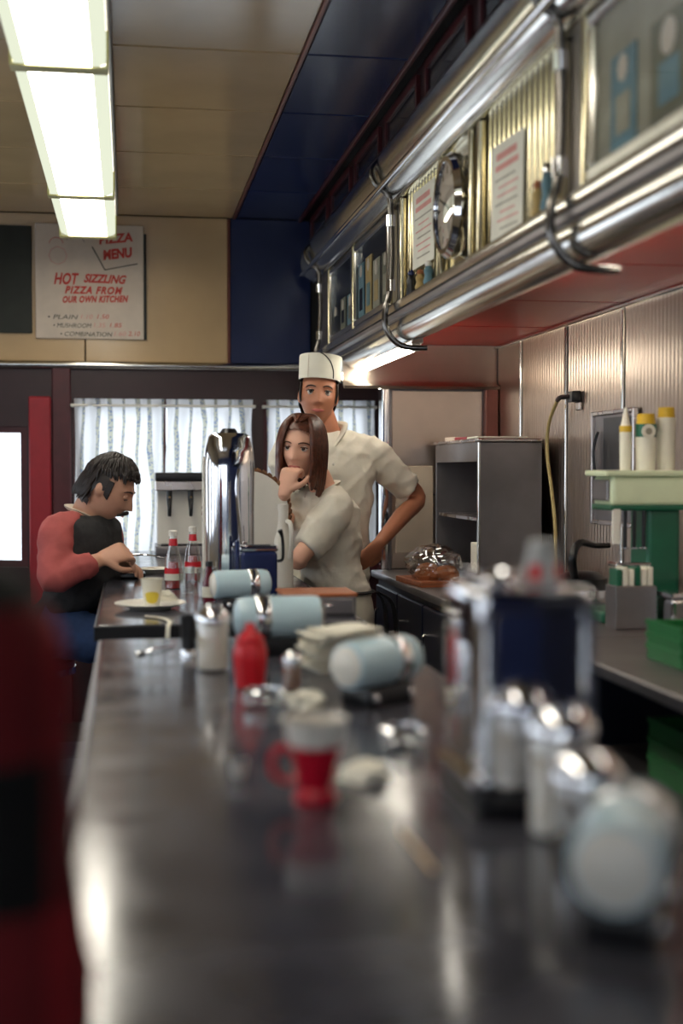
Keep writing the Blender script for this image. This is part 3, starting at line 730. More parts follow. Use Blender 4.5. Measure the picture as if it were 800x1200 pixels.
p = T(343, 811); pourer('salt_shaker', 'small glass shaker with chrome cap right of red squeeze bottle', (p.x, p.y+0.01, ZT), 0.073, 0.0175, 0.85, pepper, None, False)

# pale blue drums
DR = Matrix.Rotation(PI/2, 4, 'Y')
def drum(name, label, loc, rz, first=None, scale=1):
    if first: return dup(first, loc, rz, label, None, scale)
    t = thing(name, label, 'dispenser', loc, rz, 'pale blue drums along the counters')
    L_ = 0.085; r = 0.041; zc = 0.071
    M = Matrix.Translation((0, 0, zc)) @ DR
    obj('drum_body', lt([(0.0, -L_+0.004), (r*0.84, -L_+0.004), (r*0.94, -L_+0.006), (r, -L_+0.018), (r, 0.02)], 36, M, False), pale_blue, t)
    obj('drum_body', lt([(r, 0.044), (r, L_-0.022), (r*0.88, L_-0.006), (r*0.6, L_), (0, L_)], 36, M, False), pale_blue, t)
    obj('band', lt([(r, 0.018), (r*1.05, 0.021), (r*1.05, 0.043), (r, 0.046)], 36, M, False), chrome, t)
    obj('end_disc', lt([(0.0, -L_-0.003), (r*0.7, -L_-0.001), (r*0.84, -L_+0.003)], 32, M, False), white_plastic, t)
    obj('foot', bx(-0.062, 0.062, -0.032, 0.032, 0.0, 0.034, 0.006), black_plastic, t)
    for s in (-1, 1): obj('foot_stud', lt([(0.0, 0), (0.007, 0), (0.007, 0.004), (0.004, 0.007), (0, 0.007)], 12, Matrix.Translation((s*0.045, -0.032, 0.016)) @ Matrix.Rotation(PI/2, 4, 'X')), chrome, t)
    return t
p = T(447, 827); d0 = drum('blue_drum', 'pale blue drum dispenser on black foot beside the napkin stack', (p.x, p.y+0.03, ZT), math.radians(38))
drum('', 'pale blue drum dispenser at the very front right, white end facing out', (0.432, 1.105, ZT), math.radians(62), d0)
p = T(325, 768); drum('', 'pale turquoise drum dispenser behind the red squeeze bottle', (p.x+0.005, p.y+0.03, ZT), math.radians(182), d0, 1.12)
p = P(287, 690, 3.78); drum('', 'shaded teal drum dispenser on the far counter by the navy machine', (p.x-0.01, 3.80, ZT), math.radians(12), d0, 1.0)
# ashtray on turquoise drum? a small glass dish behind it
# red cup holder
p = T(373, 945); t = thing('coffee_cup', 'red plastic cup holder with white insert cup, in mid counter', 'cup', (p.x, p.y+0.024, ZT))
obj('holder', lt([(0.0, 0.0), (0.025, 0.0), (0.027, 0.004), (0.026, 0.012), (0.0195, 0.018), (0.0215, 0.024), (0.031, 0.066), (0.033, 0.068), (0.031, 0.070), (0.0, 0.062)], 32), crimson_plastic, t)
obj('insert_cup', lt([(0.0, 0.06), (0.0305, 0.068), (0.034, 0.071), (0.0375, 0.098), (0.039, 0.101), (0.036, 0.101), (0.032, 0.075), (0.0, 0.073)], 32), white_plastic, t)
obj('coffee', lt([(0.0, 0.088), (0.0345, 0.088)], 24, None, False), cream_paper, t)
obj('handle', tb([(-0.028, 0, 0.062), (-0.043, 0, 0.066), (-0.052, 0, 0.055), (-0.05, 0, 0.035), (-0.036, 0, 0.026), (-0.021, 0, 0.030)], [0.005]*6, 8), crimson_plastic, t)
# red squeeze bottle, eight-sided
p = T(295, 808); t = thing('squeeze_bottle', 'red eight-sided condiment squeeze bottle with cap', 'bottle', (p.x, p.y+0.03, ZT), 0.2)
obj('body', lt([(0.0, 0.0), (0.026, 0.0), (0.028, 0.004), (0.0325, 0.05), (0.033, 0.062), (0.029, 0.078), (0.022, 0.084), (0, 0.084)], 8), red_plastic, t, angle=20)
obj('collar', lt([(0.0, 0.082), (0.0255, 0.082), (0.0265, 0.086), (0.0255, 0.091), (0, 0.091)], 24), red_plastic, t)
obj('cap', lt([(0.0, 0.09), (0.021, 0.09), (0.018, 0.098), (0.010, 0.106), (0.009, 0.114), (0.006, 0.118), (0, 0.118)], 24), red_plastic, t)
# dark tumbler left of sugar pourer
p = T(222, 772); t = thing('dark_tumbler', 'dark tumbler with chrome foot left of the white sugar pourer', 'tumbler', (p.x, p.y+0.02, ZT))
obj('bowl', lt([(0.0, 0.018), (0.017, 0.018), (0.0195, 0.09), (0.0185, 0.09), (0.016, 0.022), (0, 0.021)], 24), black_plastic, t)
obj('foot', lt([(0.0, 0.0), (0.019, 0.0), (0.019, 0.012), (0.016, 0.019), (0, 0.019)], 24), chrome, t)
# napkin stack
p = T(398, 788); t = thing('napkin_stack', 'untidy stack of white paper napkins behind the pale blue drum', 'napkins', (p.x, p.y+0.06, ZT), 0.1)
rnd = random.Random(5); z = 0
for k in range(15):
    th = 0.0035; a = 0.064+rnd.uniform(-0.004, 0.006); b_ = 0.055+rnd.uniform(-0.004, 0.004)
    m = new(); n = 6; gr = []
    ph = rnd.uniform(0, 6); cv = 0.0022+0.004*max(0, k-11)/3
    for lay in (0, 1):
        gr.append([[m.verts.new((-a+2*a*i/n, -b_+2*b_*j/n, z+lay*th*0.9+cv*(math.sin(i*0.9+ph)*0.5+0.5))) for j in range(n+1)] for i in range(n+1)])
    for lay in (0, 1):
        for i in range(n):
            for j in range(n): m.faces.new((gr[lay][i][j], gr[lay][i+1][j], gr[lay][i+1][j+1], gr[lay][i][j+1]))
    for i in range(n):
        for (q, w_) in (((i, 0), (i+1, 0)), ((i, n), (i+1, n)), ((0, i), (0, i+1)), ((n, i), (n, i+1))):
            m.faces.new((gr[0][q[0]][q[1]], gr[0][w_[0]][w_[1]], gr[1][w_[0]][w_[1]], gr[1][q[0]][q[1]]))
    obj('napkin', m, white_paper, t, loc=(rnd.uniform(-0.012, 0.012)+k*0.0006, rnd.uniform(-0.01, 0.01), 0), rot=(0, 0, rnd.uniform(-0.16, 0.16)))
    z += th+0.0019
# ashtrays and scraps
def ashtray(px, py, r, lb):
    p = T(px, py); t = thing('ashtray', lb, 'ashtray', (p.x, p.y, ZT))
    obj('dish', lt([(0.0, 0.0), (r*0.8, 0.0), (r, 0.008), (r, 0.024), (r*0.9, 0.027), (r*0.78, 0.012), (0, 0.008)], 28, None, True, lambda a: 1+0.03*math.cos(8*a)), clear_glass, t)
    for k in range(3):
        a = 2*PI*k/3+0.4; obj('cigarette_rest', bx(-0.004, 0.004, -0.007, 0.007, 0.022, 0.029, 0.002, 1), clear_glass, t, loc=(r*0.9*math.cos(a), r*0.9*math.sin(a), 0), rot=(0, 0, a))
    obj('rim', lt([(r*0.9, 0.0265), (r*1.0, 0.0255), (r*1.01, 0.028), (r*0.92, 0.03)], 28, None, False), chrome, t)
ashtray(310, 828, 0.036, 'clear glass ashtray in front of the red squeeze bottle')
ashtray(474, 876, 0.036, 'clear glass ashtray between blue drum and napkin dispenser')
def crumple(px, py, r, lb, seed, zz=ZT, hgt=0.5, m=None, Y=None):
    b = new(); bmesh.ops.create_icosphere(b, subdivisions=3, radius=1)
    for v in b.verts:
        d = 1+0.45*noise.noise(v.co*1.8+V((seed*3.1, 0, 0)))+0.2*noise.noise(v.co*4+V((0, seed, 0)))
        v.co = V((v.co.x*r*d, v.co.y*r*d, max(-0.4*r*hgt, v.co.z*r*hgt*d)))
    zm = min(v.co.z for v in b.verts)
    for v in b.verts: v.co.z -= zm
    p = T(px, py, zz)
    o = obj('crumpled_napkin', b, m or white_paper, None, loc=(p.x, p.y, zz), angle=25)
    return tag(o, lb, 'napkin')
crumple(357, 828, 0.036, 'crumpled white napkin in front of the small shaker', 1)
crumple(428, 912, 0.034, 'crumpled white napkin right of the red cup', 2, hgt=0.45)
p = T(280, 912); t = thing('creamer', 'tiny white creamer tub left of the red cup', 'creamer', (p.x, p.y+0.01, ZT))
obj('tub', lt([(0.0, 0.0), (0.009, 0.0), (0.0125, 0.022), (0.014, 0.024), (0.0, 0.024)], 18), white_plastic, t)
obj('foil_lid', lt([(0.0, 0.0245), (0.0145, 0.0245), (0.0145, 0.0255), (0, 0.0258)], 18), chrome, t)
a, b = T(470, 974), T(508, 1022); a.z = b.z = ZT+0.0022
tag(obj('wooden_stirrer', tb([a, b], 0.0021, 8), mat('birch_wood', (214, 176, 130), 0.5)), 'thin pale wooden stirrer lying on the near counter', 'stirrer')
# teaspoon
a, b = T(202, 759), T(158, 768)
t = thing('teaspoon', 'steel teaspoon lying near the far end of near counter', 'spoon', (a.x, a.y, ZT)); d = (b-a)
obj('handle', tb([V((0, 0, 0.004)), d*0.4+V((0, 0, 0.006)), d*0.72+V((0, 0, 0.004))], [0.005, 0.003, 0.0025], 8, 4, 0.5), chrome, t)
bm_ = new(); bmesh.ops.create_uvsphere(bm_, u_segments=16, v_segments=8, radius=1); bmesh.ops.scale(bm_, vec=(0.017, 0.011, 0.0035), verts=bm_.verts)
obj('bowl', bm_, chrome, t, loc=d*0.85+V((0, 0, 0.0038)), rot=(0, 0, math.atan2(d.y, d.x)))

# ================================================================== FAR COUNTER THINGS
def plate(loc, r, lb, m=white_plastic):
    return tag(obj('plate', lt([(0.0, 0.0), (r*0.55, 0.0), (r*0.62, 0.004), (r*0.98, 0.016), (r, 0.018), (r*0.97, 0.020), (r*0.6, 0.008), (0, 0.006)], 36), m, None, loc=loc), lb, 'plate')
plate((0.062, 3.84, ZT), 0.103, 'white plate under the yellow printed paper cup')
t = thing('paper_cup', 'white paper cup with yellow print standing on the plate', 'cup', (0.066, 3.84, ZT+0.007))
obj('cup_wall', lt([(0.0, 0.0), (0.022, 0.0), (0.031, 0.078), (0.032, 0.08), (0.030, 0.08), (0.0215, 0.004), (0, 0.004)], 28), white_paper, t)
m = new(); prev = None
for i in range(13):
    a_ = -PI/2-0.75+1.5*i/12; hh = 0.018*math.sqrt(max(0.0, 1-((i-6)/6)**2))+0.002; c = (m.verts.new((math.cos(a_)*0.0268, math.sin(a_)*0.0268, 0.030-hh)), m.verts.new((math.cos(a_)*0.0290, math.sin(a_)*0.0290, 0.036+hh*0.4)))
    if prev: m.faces.new((prev[0], c[0], c[1], prev[1]))
    prev = c
obj('print', m, yellow_print, t)
crumple(194, 704, 0.030, 'crumpled white napkin on the plate beside the paper cup', 4, ZT+0.02, 0.7)
a = T(196, 727); 
t = obj('straw_wrapper', (lambda m: m)(tb([V((0.045, 3.62, ZT+0.004)), V((0.09, 3.56, ZT+0.004)), V((0.105, 3.46, ZT+0.005)), V((0.10, 3.432, ZT-0.006)), V((0.098, 3.428, ZT-0.05))], [0.006]*5, 6, 4, 0.3)), white_paper)
tag(t, 'white straw wrapper draped over the black counter edge', 'wrapper')
def ketchup_bottle(px, py, lb, first=None):
    p = T(px, py)
    if first: return dup(first, (p.x, p.y, ZT), 0.4, lb)
    t = thing('ketchup_bottle', lb, 'bottle', (p.x, p.y, ZT), 0, 'glass ketchup bottles on the far counter')
    obj('glass', lt([(0.0, 0.0), (0.026, 0.0), (0.029, 0.005), (0.029, 0.08), (0.025, 0.11), (0.014, 0.15), (0.0125, 0.178), (0.0, 0.178)], 16, None, True), clear_glass, t)
    obj('sauce', lt([(0.0, 0.003), (0.026, 0.003), (0.026, 0.045), (0.02, 0.055), (0.016, 0.09), (0, 0.09)], 16), ketchup, t)
    obj('label_band', lt([(0.0296, 0.03), (0.0296, 0.058)], 24, None, False), white_paper, t)
    obj('label_stripe', lt([(0.0299, 0.052), (0.0296, 0.07)], 24, None, False), red_plastic, t)
    obj('neck_label', lt([(0.0152, 0.145), (0.0135, 0.168)], 20, None, False), red_plastic, t)
    obj('cap', lt([(0.0, 0.177), (0.0145, 0.177), (0.0145, 0.193), (0.012, 0.196), (0, 0.196)], 20), white_plastic, t)
    return t
k0 = ketchup_bottle(203, 690, 'ketchup bottle on far counter, left and nearer of two')
ketchup_bottle(226, 681, 'ketchup bottle on far counter, right and farther of two', k0)
p = T(138, 677); t = thing('tray', 'dark serving tray in front of the seated man', 'tray', (p.x+0.02, p.y+0.0, ZT))
obj('tray_base', bx(-0.075, 0.075, -0.06, 0.06, 0.0, 0.012, 0.004), black_plastic, t)
obj('rim', (lambda m: (box(m, -0.08, 0.08, -0.066, -0.058, 0.006, 0.02, 0.002, 1), box(m, -0.08, 0.08, 0.058, 0.066, 0.006, 0.02, 0.002, 1), box(m, -0.08, -0.073, -0.058, 0.058, 0.006, 0.02, 0.002, 1), box(m, 0.073, 0.08, -0.058, 0.058, 0.006, 0.02, 0.002, 1), m)[-1])(new()), black_plastic, t)
p = T(180, 672); plate((p.x+0.01, p.y+0.02, ZT), 0.072, 'white oblong-looking plate right of the dark tray')
tag(obj('wrapped_food', (lambda b: b)(lt([(0.0, 0.0), (0.034, 0.0), (0.04, 0.006), (0.03, 0.014), (0, 0.017)], 20)), cream_paper, None, loc=(p.x-0.102, p.y-0.02, ZT+0.012)), 'pale sandwich on the dark tray', 'sandwich')
# glasses near the ketchup
for px, py, lb in ((219, 697, 'clear glass tumbler on far counter beside nearer ketchup bottle'), (240, 700, 'clear glass tumbler on far counter by the steel urn')):
    q = T(px, py); t = tag(obj('glass_tumbler', lt([(0.0, 0.0), (0.022, 0.0), (0.026, 0.09), (0.0245, 0.09), (0.0205, 0.008), (0, 0.007)], 24), clear_glass, None, loc=(q.x, q.y, ZT)), lb, 'glass')
# tall polished urn
t = thing('steel_urn', 'tall polished steel urn on the far counter', 'urn', (0.318, 4.24, ZT))
SX, SY = V((1, 0, 0)), V((0, 1, 0))
def col(prof, m_, nm, pw=3.2):
    obj(nm, loft(new(), [(V((0, 0, z)), SX, SY, w_, d_) for z, w_, d_ in prof], 40, 3, pw), m_, t)
col([(0.03, 0.078, 0.07), (0.05, 0.08, 0.072), (0.25, 0.079, 0.071), (0.40, 0.08, 0.072), (0.455, 0.076, 0.068), (0.50, 0.066, 0.058), (0.515, 0.052, 0.046)], chrome, 'body')
col([(0.0, 0.07, 0.062), (0.03, 0.072, 0.064)], black_plastic, 'base')
col([(0.515, 0.03, 0.03), (0.53, 0.02, 0.02)], black_plastic, 'lid_knob', 2)
obj('corner_rail', tb([(-0.082, -0.05, 0.03), (-0.082, -0.05, 0.44)], 0.006, 8), white_plastic, t)
obj('gauge_pipe', tb([(0.03, -0.078, 0.07), (0.03, -0.082, 0.2), (0.02, -0.082, 0.34), (0.028, -0.078, 0.40)], 0.005, 8), chrome, t)
# round sign
t = thing('round_sign', 'round white panel with braided brown rim behind the steel urn', 'sign', (0.425, 4.80, ZT))
MX = Matrix.Translation((0, 0, 0.245)) @ Matrix.Rotation(PI/2, 4, 'X')
obj('disc', lt([(0.0, -0.008), (0.15, -0.008), (0.15, 0.008), (0, 0.008)], 48, MX), white_plastic, t)
bm_ = new()
for k in range(44):
    a = 2*PI*k/44; c = V((math.cos(a)*0.155, 0, 0.245+math.sin(a)*0.155)); tg = V((-math.sin(a), 0, math.cos(a))); nr = V((math.cos(a), 0, math.sin(a)))
    tube(bm_, [c-tg*0.011-nr*0.006, c, c+tg*0.011+nr*0.006], [0.005, 0.010, 0.005], 6, 2)
obj('braided_rim', bm_, braid, t)
obj('stand', bx(-0.05, 0.05, -0.03, 0.03, 0.0, 0.09, 0.006), wood_brown, t)
# white jug
t = thing('white_jug', 'white plastic jug with handle in front of the round panel', 'jug', (0.517, 4.46, ZT))
obj('body', loft(new(), [(V((0, 0, z)), SX, SY, w_, d_) for z, w_, d_ in ((0, 0.03, 0.035), (0.01, 0.034, 0.04), (0.12, 0.034, 0.04), (0.16, 0.03, 0.036), (0.19, 0.022, 0.024), (0.22, 0.017, 0.018), (0.26, 0.0155, 0.016))], 24, 3), white_plastic, t)
obj('cap', lt([(0, 0.26), (0.018, 0.26), (0.018, 0.282), (0, 0.284)], 18), white_plastic, t)
obj('handle', tb([(0.012, -0.016, 0.225), (0.02, -0.045, 0.215), (0.022, -0.052, 0.16), (0.018, -0.036, 0.10)], 0.008, 8), white_plastic, t)
# navy counter machine
t = thing('counter_machine', 'navy counter machine with chrome top and lever beside the urn', 'machine', (0.385, 4.06, ZT))
obj('housing', bx(-0.05, 0.062, -0.06, 0.07, 0.012, 0.15, 0.012, 3), navy_metal, t)
obj('top_plate', bx(-0.054, 0.066, -0.05, 0.06, 0.15, 0.168, 0.006, 2), chrome, t)
obj('slot', bx(-0.03, 0.045, -0.012, 0.004, 0.166, 0.1695), black_plastic, t)
obj('side_post', bx(-0.066, -0.052, -0.05, -0.03, 0.0, 0.185, 0.004, 1), navy_metal, t)
obj('lever', tb([(0.066, -0.03, 0.12), (0.08, -0.04, 0.13), (0.078, -0.045, 0.19), (0.07, -0.05, 0.215)], [0.005, 0.005, 0.005, 0.008], 8), black_plastic, t)
for sx in (-0.04, 0.05):
    for sy in (-0.05, 0.055): obj('foot', lt([(0, 0), (0.009, 0), (0.008, 0.013), (0, 0.013)], 12), black_plastic, t, loc=(sx, sy, 0))
obj('badge', bx(-0.02, 0.03, -0.063, -0.06, 0.06, 0.10, 0.001, 1), chrome, t)
# dark red bottle with white label beside it
t = thing('sauce_bottle', 'dark red sauce bottle with white label beside teal drum', 'bottle', (0.238, 3.98, ZT))
obj('body', lt([(0, 0), (0.018, 0), (0.02, 0.005), (0.02, 0.06), (0.012, 0.085), (0.009, 0.11), (0, 0.11)], 18), mat('dark_red_sauce', (92, 12, 30), 0.2), t)
obj('label_band', lt([(0.0204, 0.018), (0.0204, 0.05)], 18, None, False), white_paper, t)
obj('cap', lt([(0, 0.11), (0.011, 0.11), (0.011, 0.125), (0, 0.126)], 16), black_plastic, t)
# steel box with board
t = thing('cash_box', 'low steel box with orange-brown board top in front of the woman', 'box', (0.516, 3.66, ZT))
obj('box_shell', bx(-0.099, 0.099, -0.09, 0.09, 0.0, 0.052, 0.004), steel_dull, t)
obj('drawer_front', bx(-0.09, 0.09, -0.096, -0.09, 0.006, 0.046, 0.003, 1), steel, t)
obj('board_top', bx(-0.103, 0.103, -0.094, 0.094, 0.052, 0.062, 0.003, 1), wood_brown, t)
obj('pull', tb([(-0.03, -0.098, 0.03), (-0.025, -0.108, 0.03), (0.025, -0.108, 0.03), (0.03, -0.098, 0.03)], 0.003, 8), chrome, t)
# milk dispenser at the end
p = P(213, 640, 6.36)
t = thing('milk_dispenser', 'white milk dispenser with two taps at the far counter end', 'dispenser', (p.x, 6.36, ZT))
obj('cabinet', bx(-0.115, 0.115, 0.0, 0.2, 0.04, 0.30, 0.008), white_plastic, t)
obj('drip_base', bx(-0.125, 0.125, -0.09, 0.2, 0.0, 0.04, 0.006), steel_dull, t)
obj('top_box', bx(-0.125, 0.125, -0.075, 0.2, 0.345, 0.385, 0.006), black_plastic, t)
obj('tap_shelf', bx(-0.125, 0.125, -0.075, 0.2, 0.30, 0.345, 0.004, 1), steel, t)
for s in (-0.06, 0.04):
    q = obj('tap', tb([(s, -0.05, 0.30), (s, -0.055, 0.26), (s, -0.075, 0.22), (s, -0.07, 0.18)], [0.014, 0.014, 0.010, 0.008], 10), black_plastic, t)
    obj('tap_handle', tb([(s, -0.07, 0.26), (s, -0.095, 0.27)], 0.006, 8), chrome, q)
obj('cup_tray', bx(-0.10, 0.10, -0.085, -0.01, 0.04, 0.048), black_plastic, t)

# ================================================================== BACK COUNTER (grill side)
BX0, BX1, BZ = 1.05, XR-0.012, 0.86
t = thing('back_counter', 'steel topped back counter with navy cupboard doors along the right wall', 'counter', (0, 0, 0))
obj('worktop', bx(BX0, BX1, 3.32, 5.72, BZ-0.03, BZ, 0.006), steel_dull, t)
obj('carcass', bx(BX0+0.03, BX1, 3.34, 5.70, 0.08, BZ-0.03), navy_panel, t)
obj('plinth', bx(BX0+0.07, BX1, 3.36, 5.68, 0.005, 0.08), black_edge, t)
for k in range(5):
    a = 3.36+0.465*k
    q = obj('door', bx(BX0+0.015, BX0+0.03, a+0.008, a+0.457, 0.11, BZ-0.06, 0.004, 1), navy_panel, t)
    obj('handle', tb([(BX0+0.014, a+0.38, 0.70), (BX0-0.004, a+0.38, 0.69), (BX0-0.004, a+0.38, 0.60), (BX0+0.014, a+0.38, 0.59)], 0.005, 8), chrome, q)
t = thing('steel_shelf_unit', 'open steel work shelf at the right edge near the mixer', 'shelf', (0, 0, 0))
for z in (BZ-0.03, 0.55, 0.18): obj('shelf', bx(BX0, BX1, 1.9, 3.30, z, z+0.03, 0.004, 1), steel_dull, t)
for x in (BX0+0.02, BX1-0.02):
    for y in (1.93, 3.27): obj('leg', tb([(x, y, 0.006), (x, y, BZ-0.03)], 0.016, 10), steel_dull, t)
# green crates
def crate(loc, w_, d_, h_, lb):
    t = thing('green_crate', lb, 'crate', loc)
    obj('base', bx(-w_, w_, -d_, d_, 0, 0.006), green_plastic, t)
    for s in (-1, 1):
        obj('side_wall', bx(s*w_-0.004, s*w_+0.004, -d_, d_, 0.0, h_, 0.002, 1), green_plastic, t); obj('end_wall', bx(-w_, w_, s*d_-0.004, s*d_+0.004, 0.0, h_, 0.002, 1), green_plastic, t)
    for z in (h_*0.35, h_*0.65, h_*0.97): obj('rib', bx(-w_-0.008, -w_-0.003, -d_, d_, z-0.006, z+0.006), green_plastic, t)
crate((1.34, 2.74, 0.58), 0.135, 0.2, 0.14, 'green plastic crate on the shelf under the work top')
crate((1.34, 2.83, BZ), 0.145, 0.1, 0.09, 'green plastic crate standing on the steel work shelf')
# steel cabinet with open cavity facing the aisle
cx0, cx1, cy0, cy1, cz0, cz1 = 1.325, 1.575, 4.93, 5.66, BZ, 1.405
t = thing('steel_cabinet', 'tall steel cabinet with open cavity on the back counter', 'cabinet', ((cx0+cx1)/2, (cy0+cy1)/2, BZ))
w_, d_, h_ = (cx1-cx0)/2, (cy1-cy0)/2, cz1-cz0
obj('near_side', bx(-w_, w_, -d_, -d_+0.012, 0, h_, 0.003, 1), steel_dull, t); obj('far_side', bx(-w_, w_, d_-0.012, d_, 0, h_, 0.003, 1), steel_dull, t)
obj('back', bx(w_-0.01, w_, -d_+0.012, d_-0.012, 0, h_), steel_dull, t); obj('bottom', bx(-w_, w_-0.01, -d_+0.012, d_-0.012, 0, 0.03), steel_dull, t)
obj('top', bx(-w_-0.008, w_, -d_-0.008, d_+0.008, h_, h_+0.014, 0.004, 1), steel, t); obj('lintel', bx(-w_, -w_+0.012, -d_+0.012, d_-0.012, h_-0.075, h_), steel_dull, t)
obj('inner_shelf', bx(-w_+0.01, w_-0.01, -d_+0.012, d_-0.012, 0.24, 0.252), steel, t)
obj('front_post', bx(-w_-0.004, -w_+0.006, -d_-0.002, -d_+0.016, 0, h_, 0.002, 1), chrome_soft, t)
tag(obj('white_carton', bx(-0.05, 0.05, -0.05, 0.05, 0, 0.12, 0.003, 1), white_paper, None, loc=(1.40, 5.10, BZ+0.03)), 'small white carton inside the open steel cabinet', 'carton')
ztop = cz1+0.014
for i, (x, y, m_, lb, a, b_, hh) in enumerate(((1.42, 5.02, white_paper, 'thin white folder lying on top of the steel cabinet', 0.10, 0.08, 0.008), (1.385, 5.27, red_paint, 'flat red box on top of steel cabinet behind the folder', 0.05, 0.07, 0.012), (1.41, 5.47, cream_paper, 'flat cream box at the far end on top of steel cabinet', 0.06, 0.08, 0.016))):
    tag(obj('flat_box', bx(-a, a, -b_, b_, 0, hh, 0.002, 1), m_, None, loc=(x, y, ztop), rot=(0, 0, 0.1*i)), lb, 'box')
# bread on a board
tag(obj('cutting_board', bx(-0.11, 0.11, -0.16, 0.16, 0, 0.022, 0.005), wood_brown, None, loc=(1.165, 4.98, BZ), rot=(0, 0, 0.1)), 'brown wooden board under the bag of rolls', 'board')
for i, (x, y) in enumerate(((1.125, 4.92), (1.19, 4.90), (1.15, 5.04))):
    b = lt([(0, 0), (0.04, 0), (0.05, 0.014), (0.046, 0.034), (0.03, 0.05), (0, 0.056)], 20)
    tag(obj('bread_roll', b, bread, None, loc=(x, y, BZ+0.022)), ('round brown bread roll at left in the clear bag', 'round brown bread roll at right in the clear bag', 'round brown bread roll at the back of the clear bag')[i], 'bread')
b = new(); bmesh.ops.create_icosphere(b, subdivisions=4, radius=1)
for v in b.verts:
    d = 1+0.14*noise.noise(v.co*3)+0.08*noise.noise(v.co*8)
    v.co = V((v.co.x*0.105*d, v.co.y*0.135*d, max(-0.055, v.co.z*0.075*d)))
zm = min(v.co.z for v in b.verts)
for v in b.verts: v.co.z -= zm
tag(obj('plastic_bag', b, poly_bag, None, loc=(1.155, 4.96, BZ+0.0225), angle=25), 'crinkled clear plastic bag of rolls on the wooden board', 'bag')
# hose with plug
pa_ = P(657, 464, 4.72); xh = XR-0.02
t = thing('gas_hose', 'cream hose hanging from a black wall fitting by the steel cabinet', 'hose', (XR-0.005, 4.66, 1.565))
obj('fitting', bx(-0.035, 0.0, -0.03, 0.03, -0.02, 0.02, 0.006), black_plastic, t); obj('nozzle', tb([(-0.03, 0.0, 0), (-0.05, 0.05, 0.0), (-0.05, 0.09, -0.008)], 0.009, 8), black_plastic, t)
obj('wall_plate', bx(-0.012, 0.0, -0.04, 0.0, -0.05, -0.02, 0.003, 1), steel, t)
obj('hose_line', tb([(-0.05, 0.09, -0.008), (-0.05, 0.19, -0.09), (-0.05, 0.21, -0.2), (-0.05, 0.16, -0.33), (-0.05, 0.11, -0.48), (-0.05, 0.10, -0.69)], 0.007, 10), hose, t)
# dark service hatch on the right wall
t = thing('wall_hatch', 'dark hatch in a steel frame on the ribbed right wall', 'hatch', (XR-0.008, 4.27, 1.36))
m = new(); 
box(m, -0.02, 0, -0.20, -0.185, -0.25, 0.14, 0.003, 1); box(m, -0.02, 0, 0.185, 0.20, -0.25, 0.14, 0.003, 1); box(m, -0.02, 0, -0.185, 0.185, 0.125, 0.14, 0.003, 1); box(m, -0.02, 0, -0.185, 0.185, -0.25, -0.235, 0.003, 1)
obj('frame', m, steel, t); obj('dark_door', bx(-0.008, 0, -0.185, 0.185, -0.235, 0.125), steel_dull, t)
obj('opening', bx(-0.012, -0.006, -0.17, 0.09, -0.06, 0.115), black_plastic, t)
obj('cable', tb([(-0.016, 0.13, 0.07), (-0.03, 0.14, 0.0), (-0.02, 0.13, -0.12), (-0.02, 0.08, -0.19)], 0.005, 8), black_plastic, t)
# milkshake mixer: mint head with three spindles over a jade base
mx, my = 1.46, 3.70
t = thing('milkshake_mixer', 'mint and jade green triple-spindle milkshake mixer on the back counter', 'mixer', (mx, my, BZ))
obj('base', bx(-0.13, 0.14, -0.10, 0.10, 0.0, 0.035, 0.012, 3), jade, t)
obj('column', bx(0.02, 0.12, -0.06, 0.08, 0.035, 0.33, 0.014, 3), jade, t)
obj('head', bx(-0.095, 0.14, -0.075, 0.08, 0.335, 0.42, 0.014, 3), mint, t)
obj('head_trim', bx(-0.099, 0.143, -0.079, 0.084, 0.322, 0.338, 0.005, 2), jade, t)
obj('top_tray', bx(-0.115, 0.15, -0.085, 0.10, 0.42, 0.437, 0.006, 2), mint, t)
obj('motor_grille', bx(-0.104, -0.094, -0.06, 0.06, 0.35, 0.41, 0.003, 1), steel_dull, t)
for i, y in enumerate((-0.045, 0.0, 0.045)):
    q = obj('spindle', tb([(-0.045+0.028*i, -0.05, 0.325), (-0.045+0.028*i, -0.05, 0.215)], 0.0055, 10), black_plastic, t)
    obj('agitator', lt([(0, 0), (0.011, 0.002), (0.011, 0.007), (0, 0.009)], 14), chrome, q, loc=(-0.045+0.028*i, -0.05, 0.208))
obj('switch_plate', bx(-0.093, -0.068, -0.079, -0.07, 0.225, 0.33, 0.003, 1), white_plastic, t)
obj('cup_rest', bx(-0.08, 0.03, -0.07, 0.0, 0.16, 0.172, 0.004, 1), chrome, t)
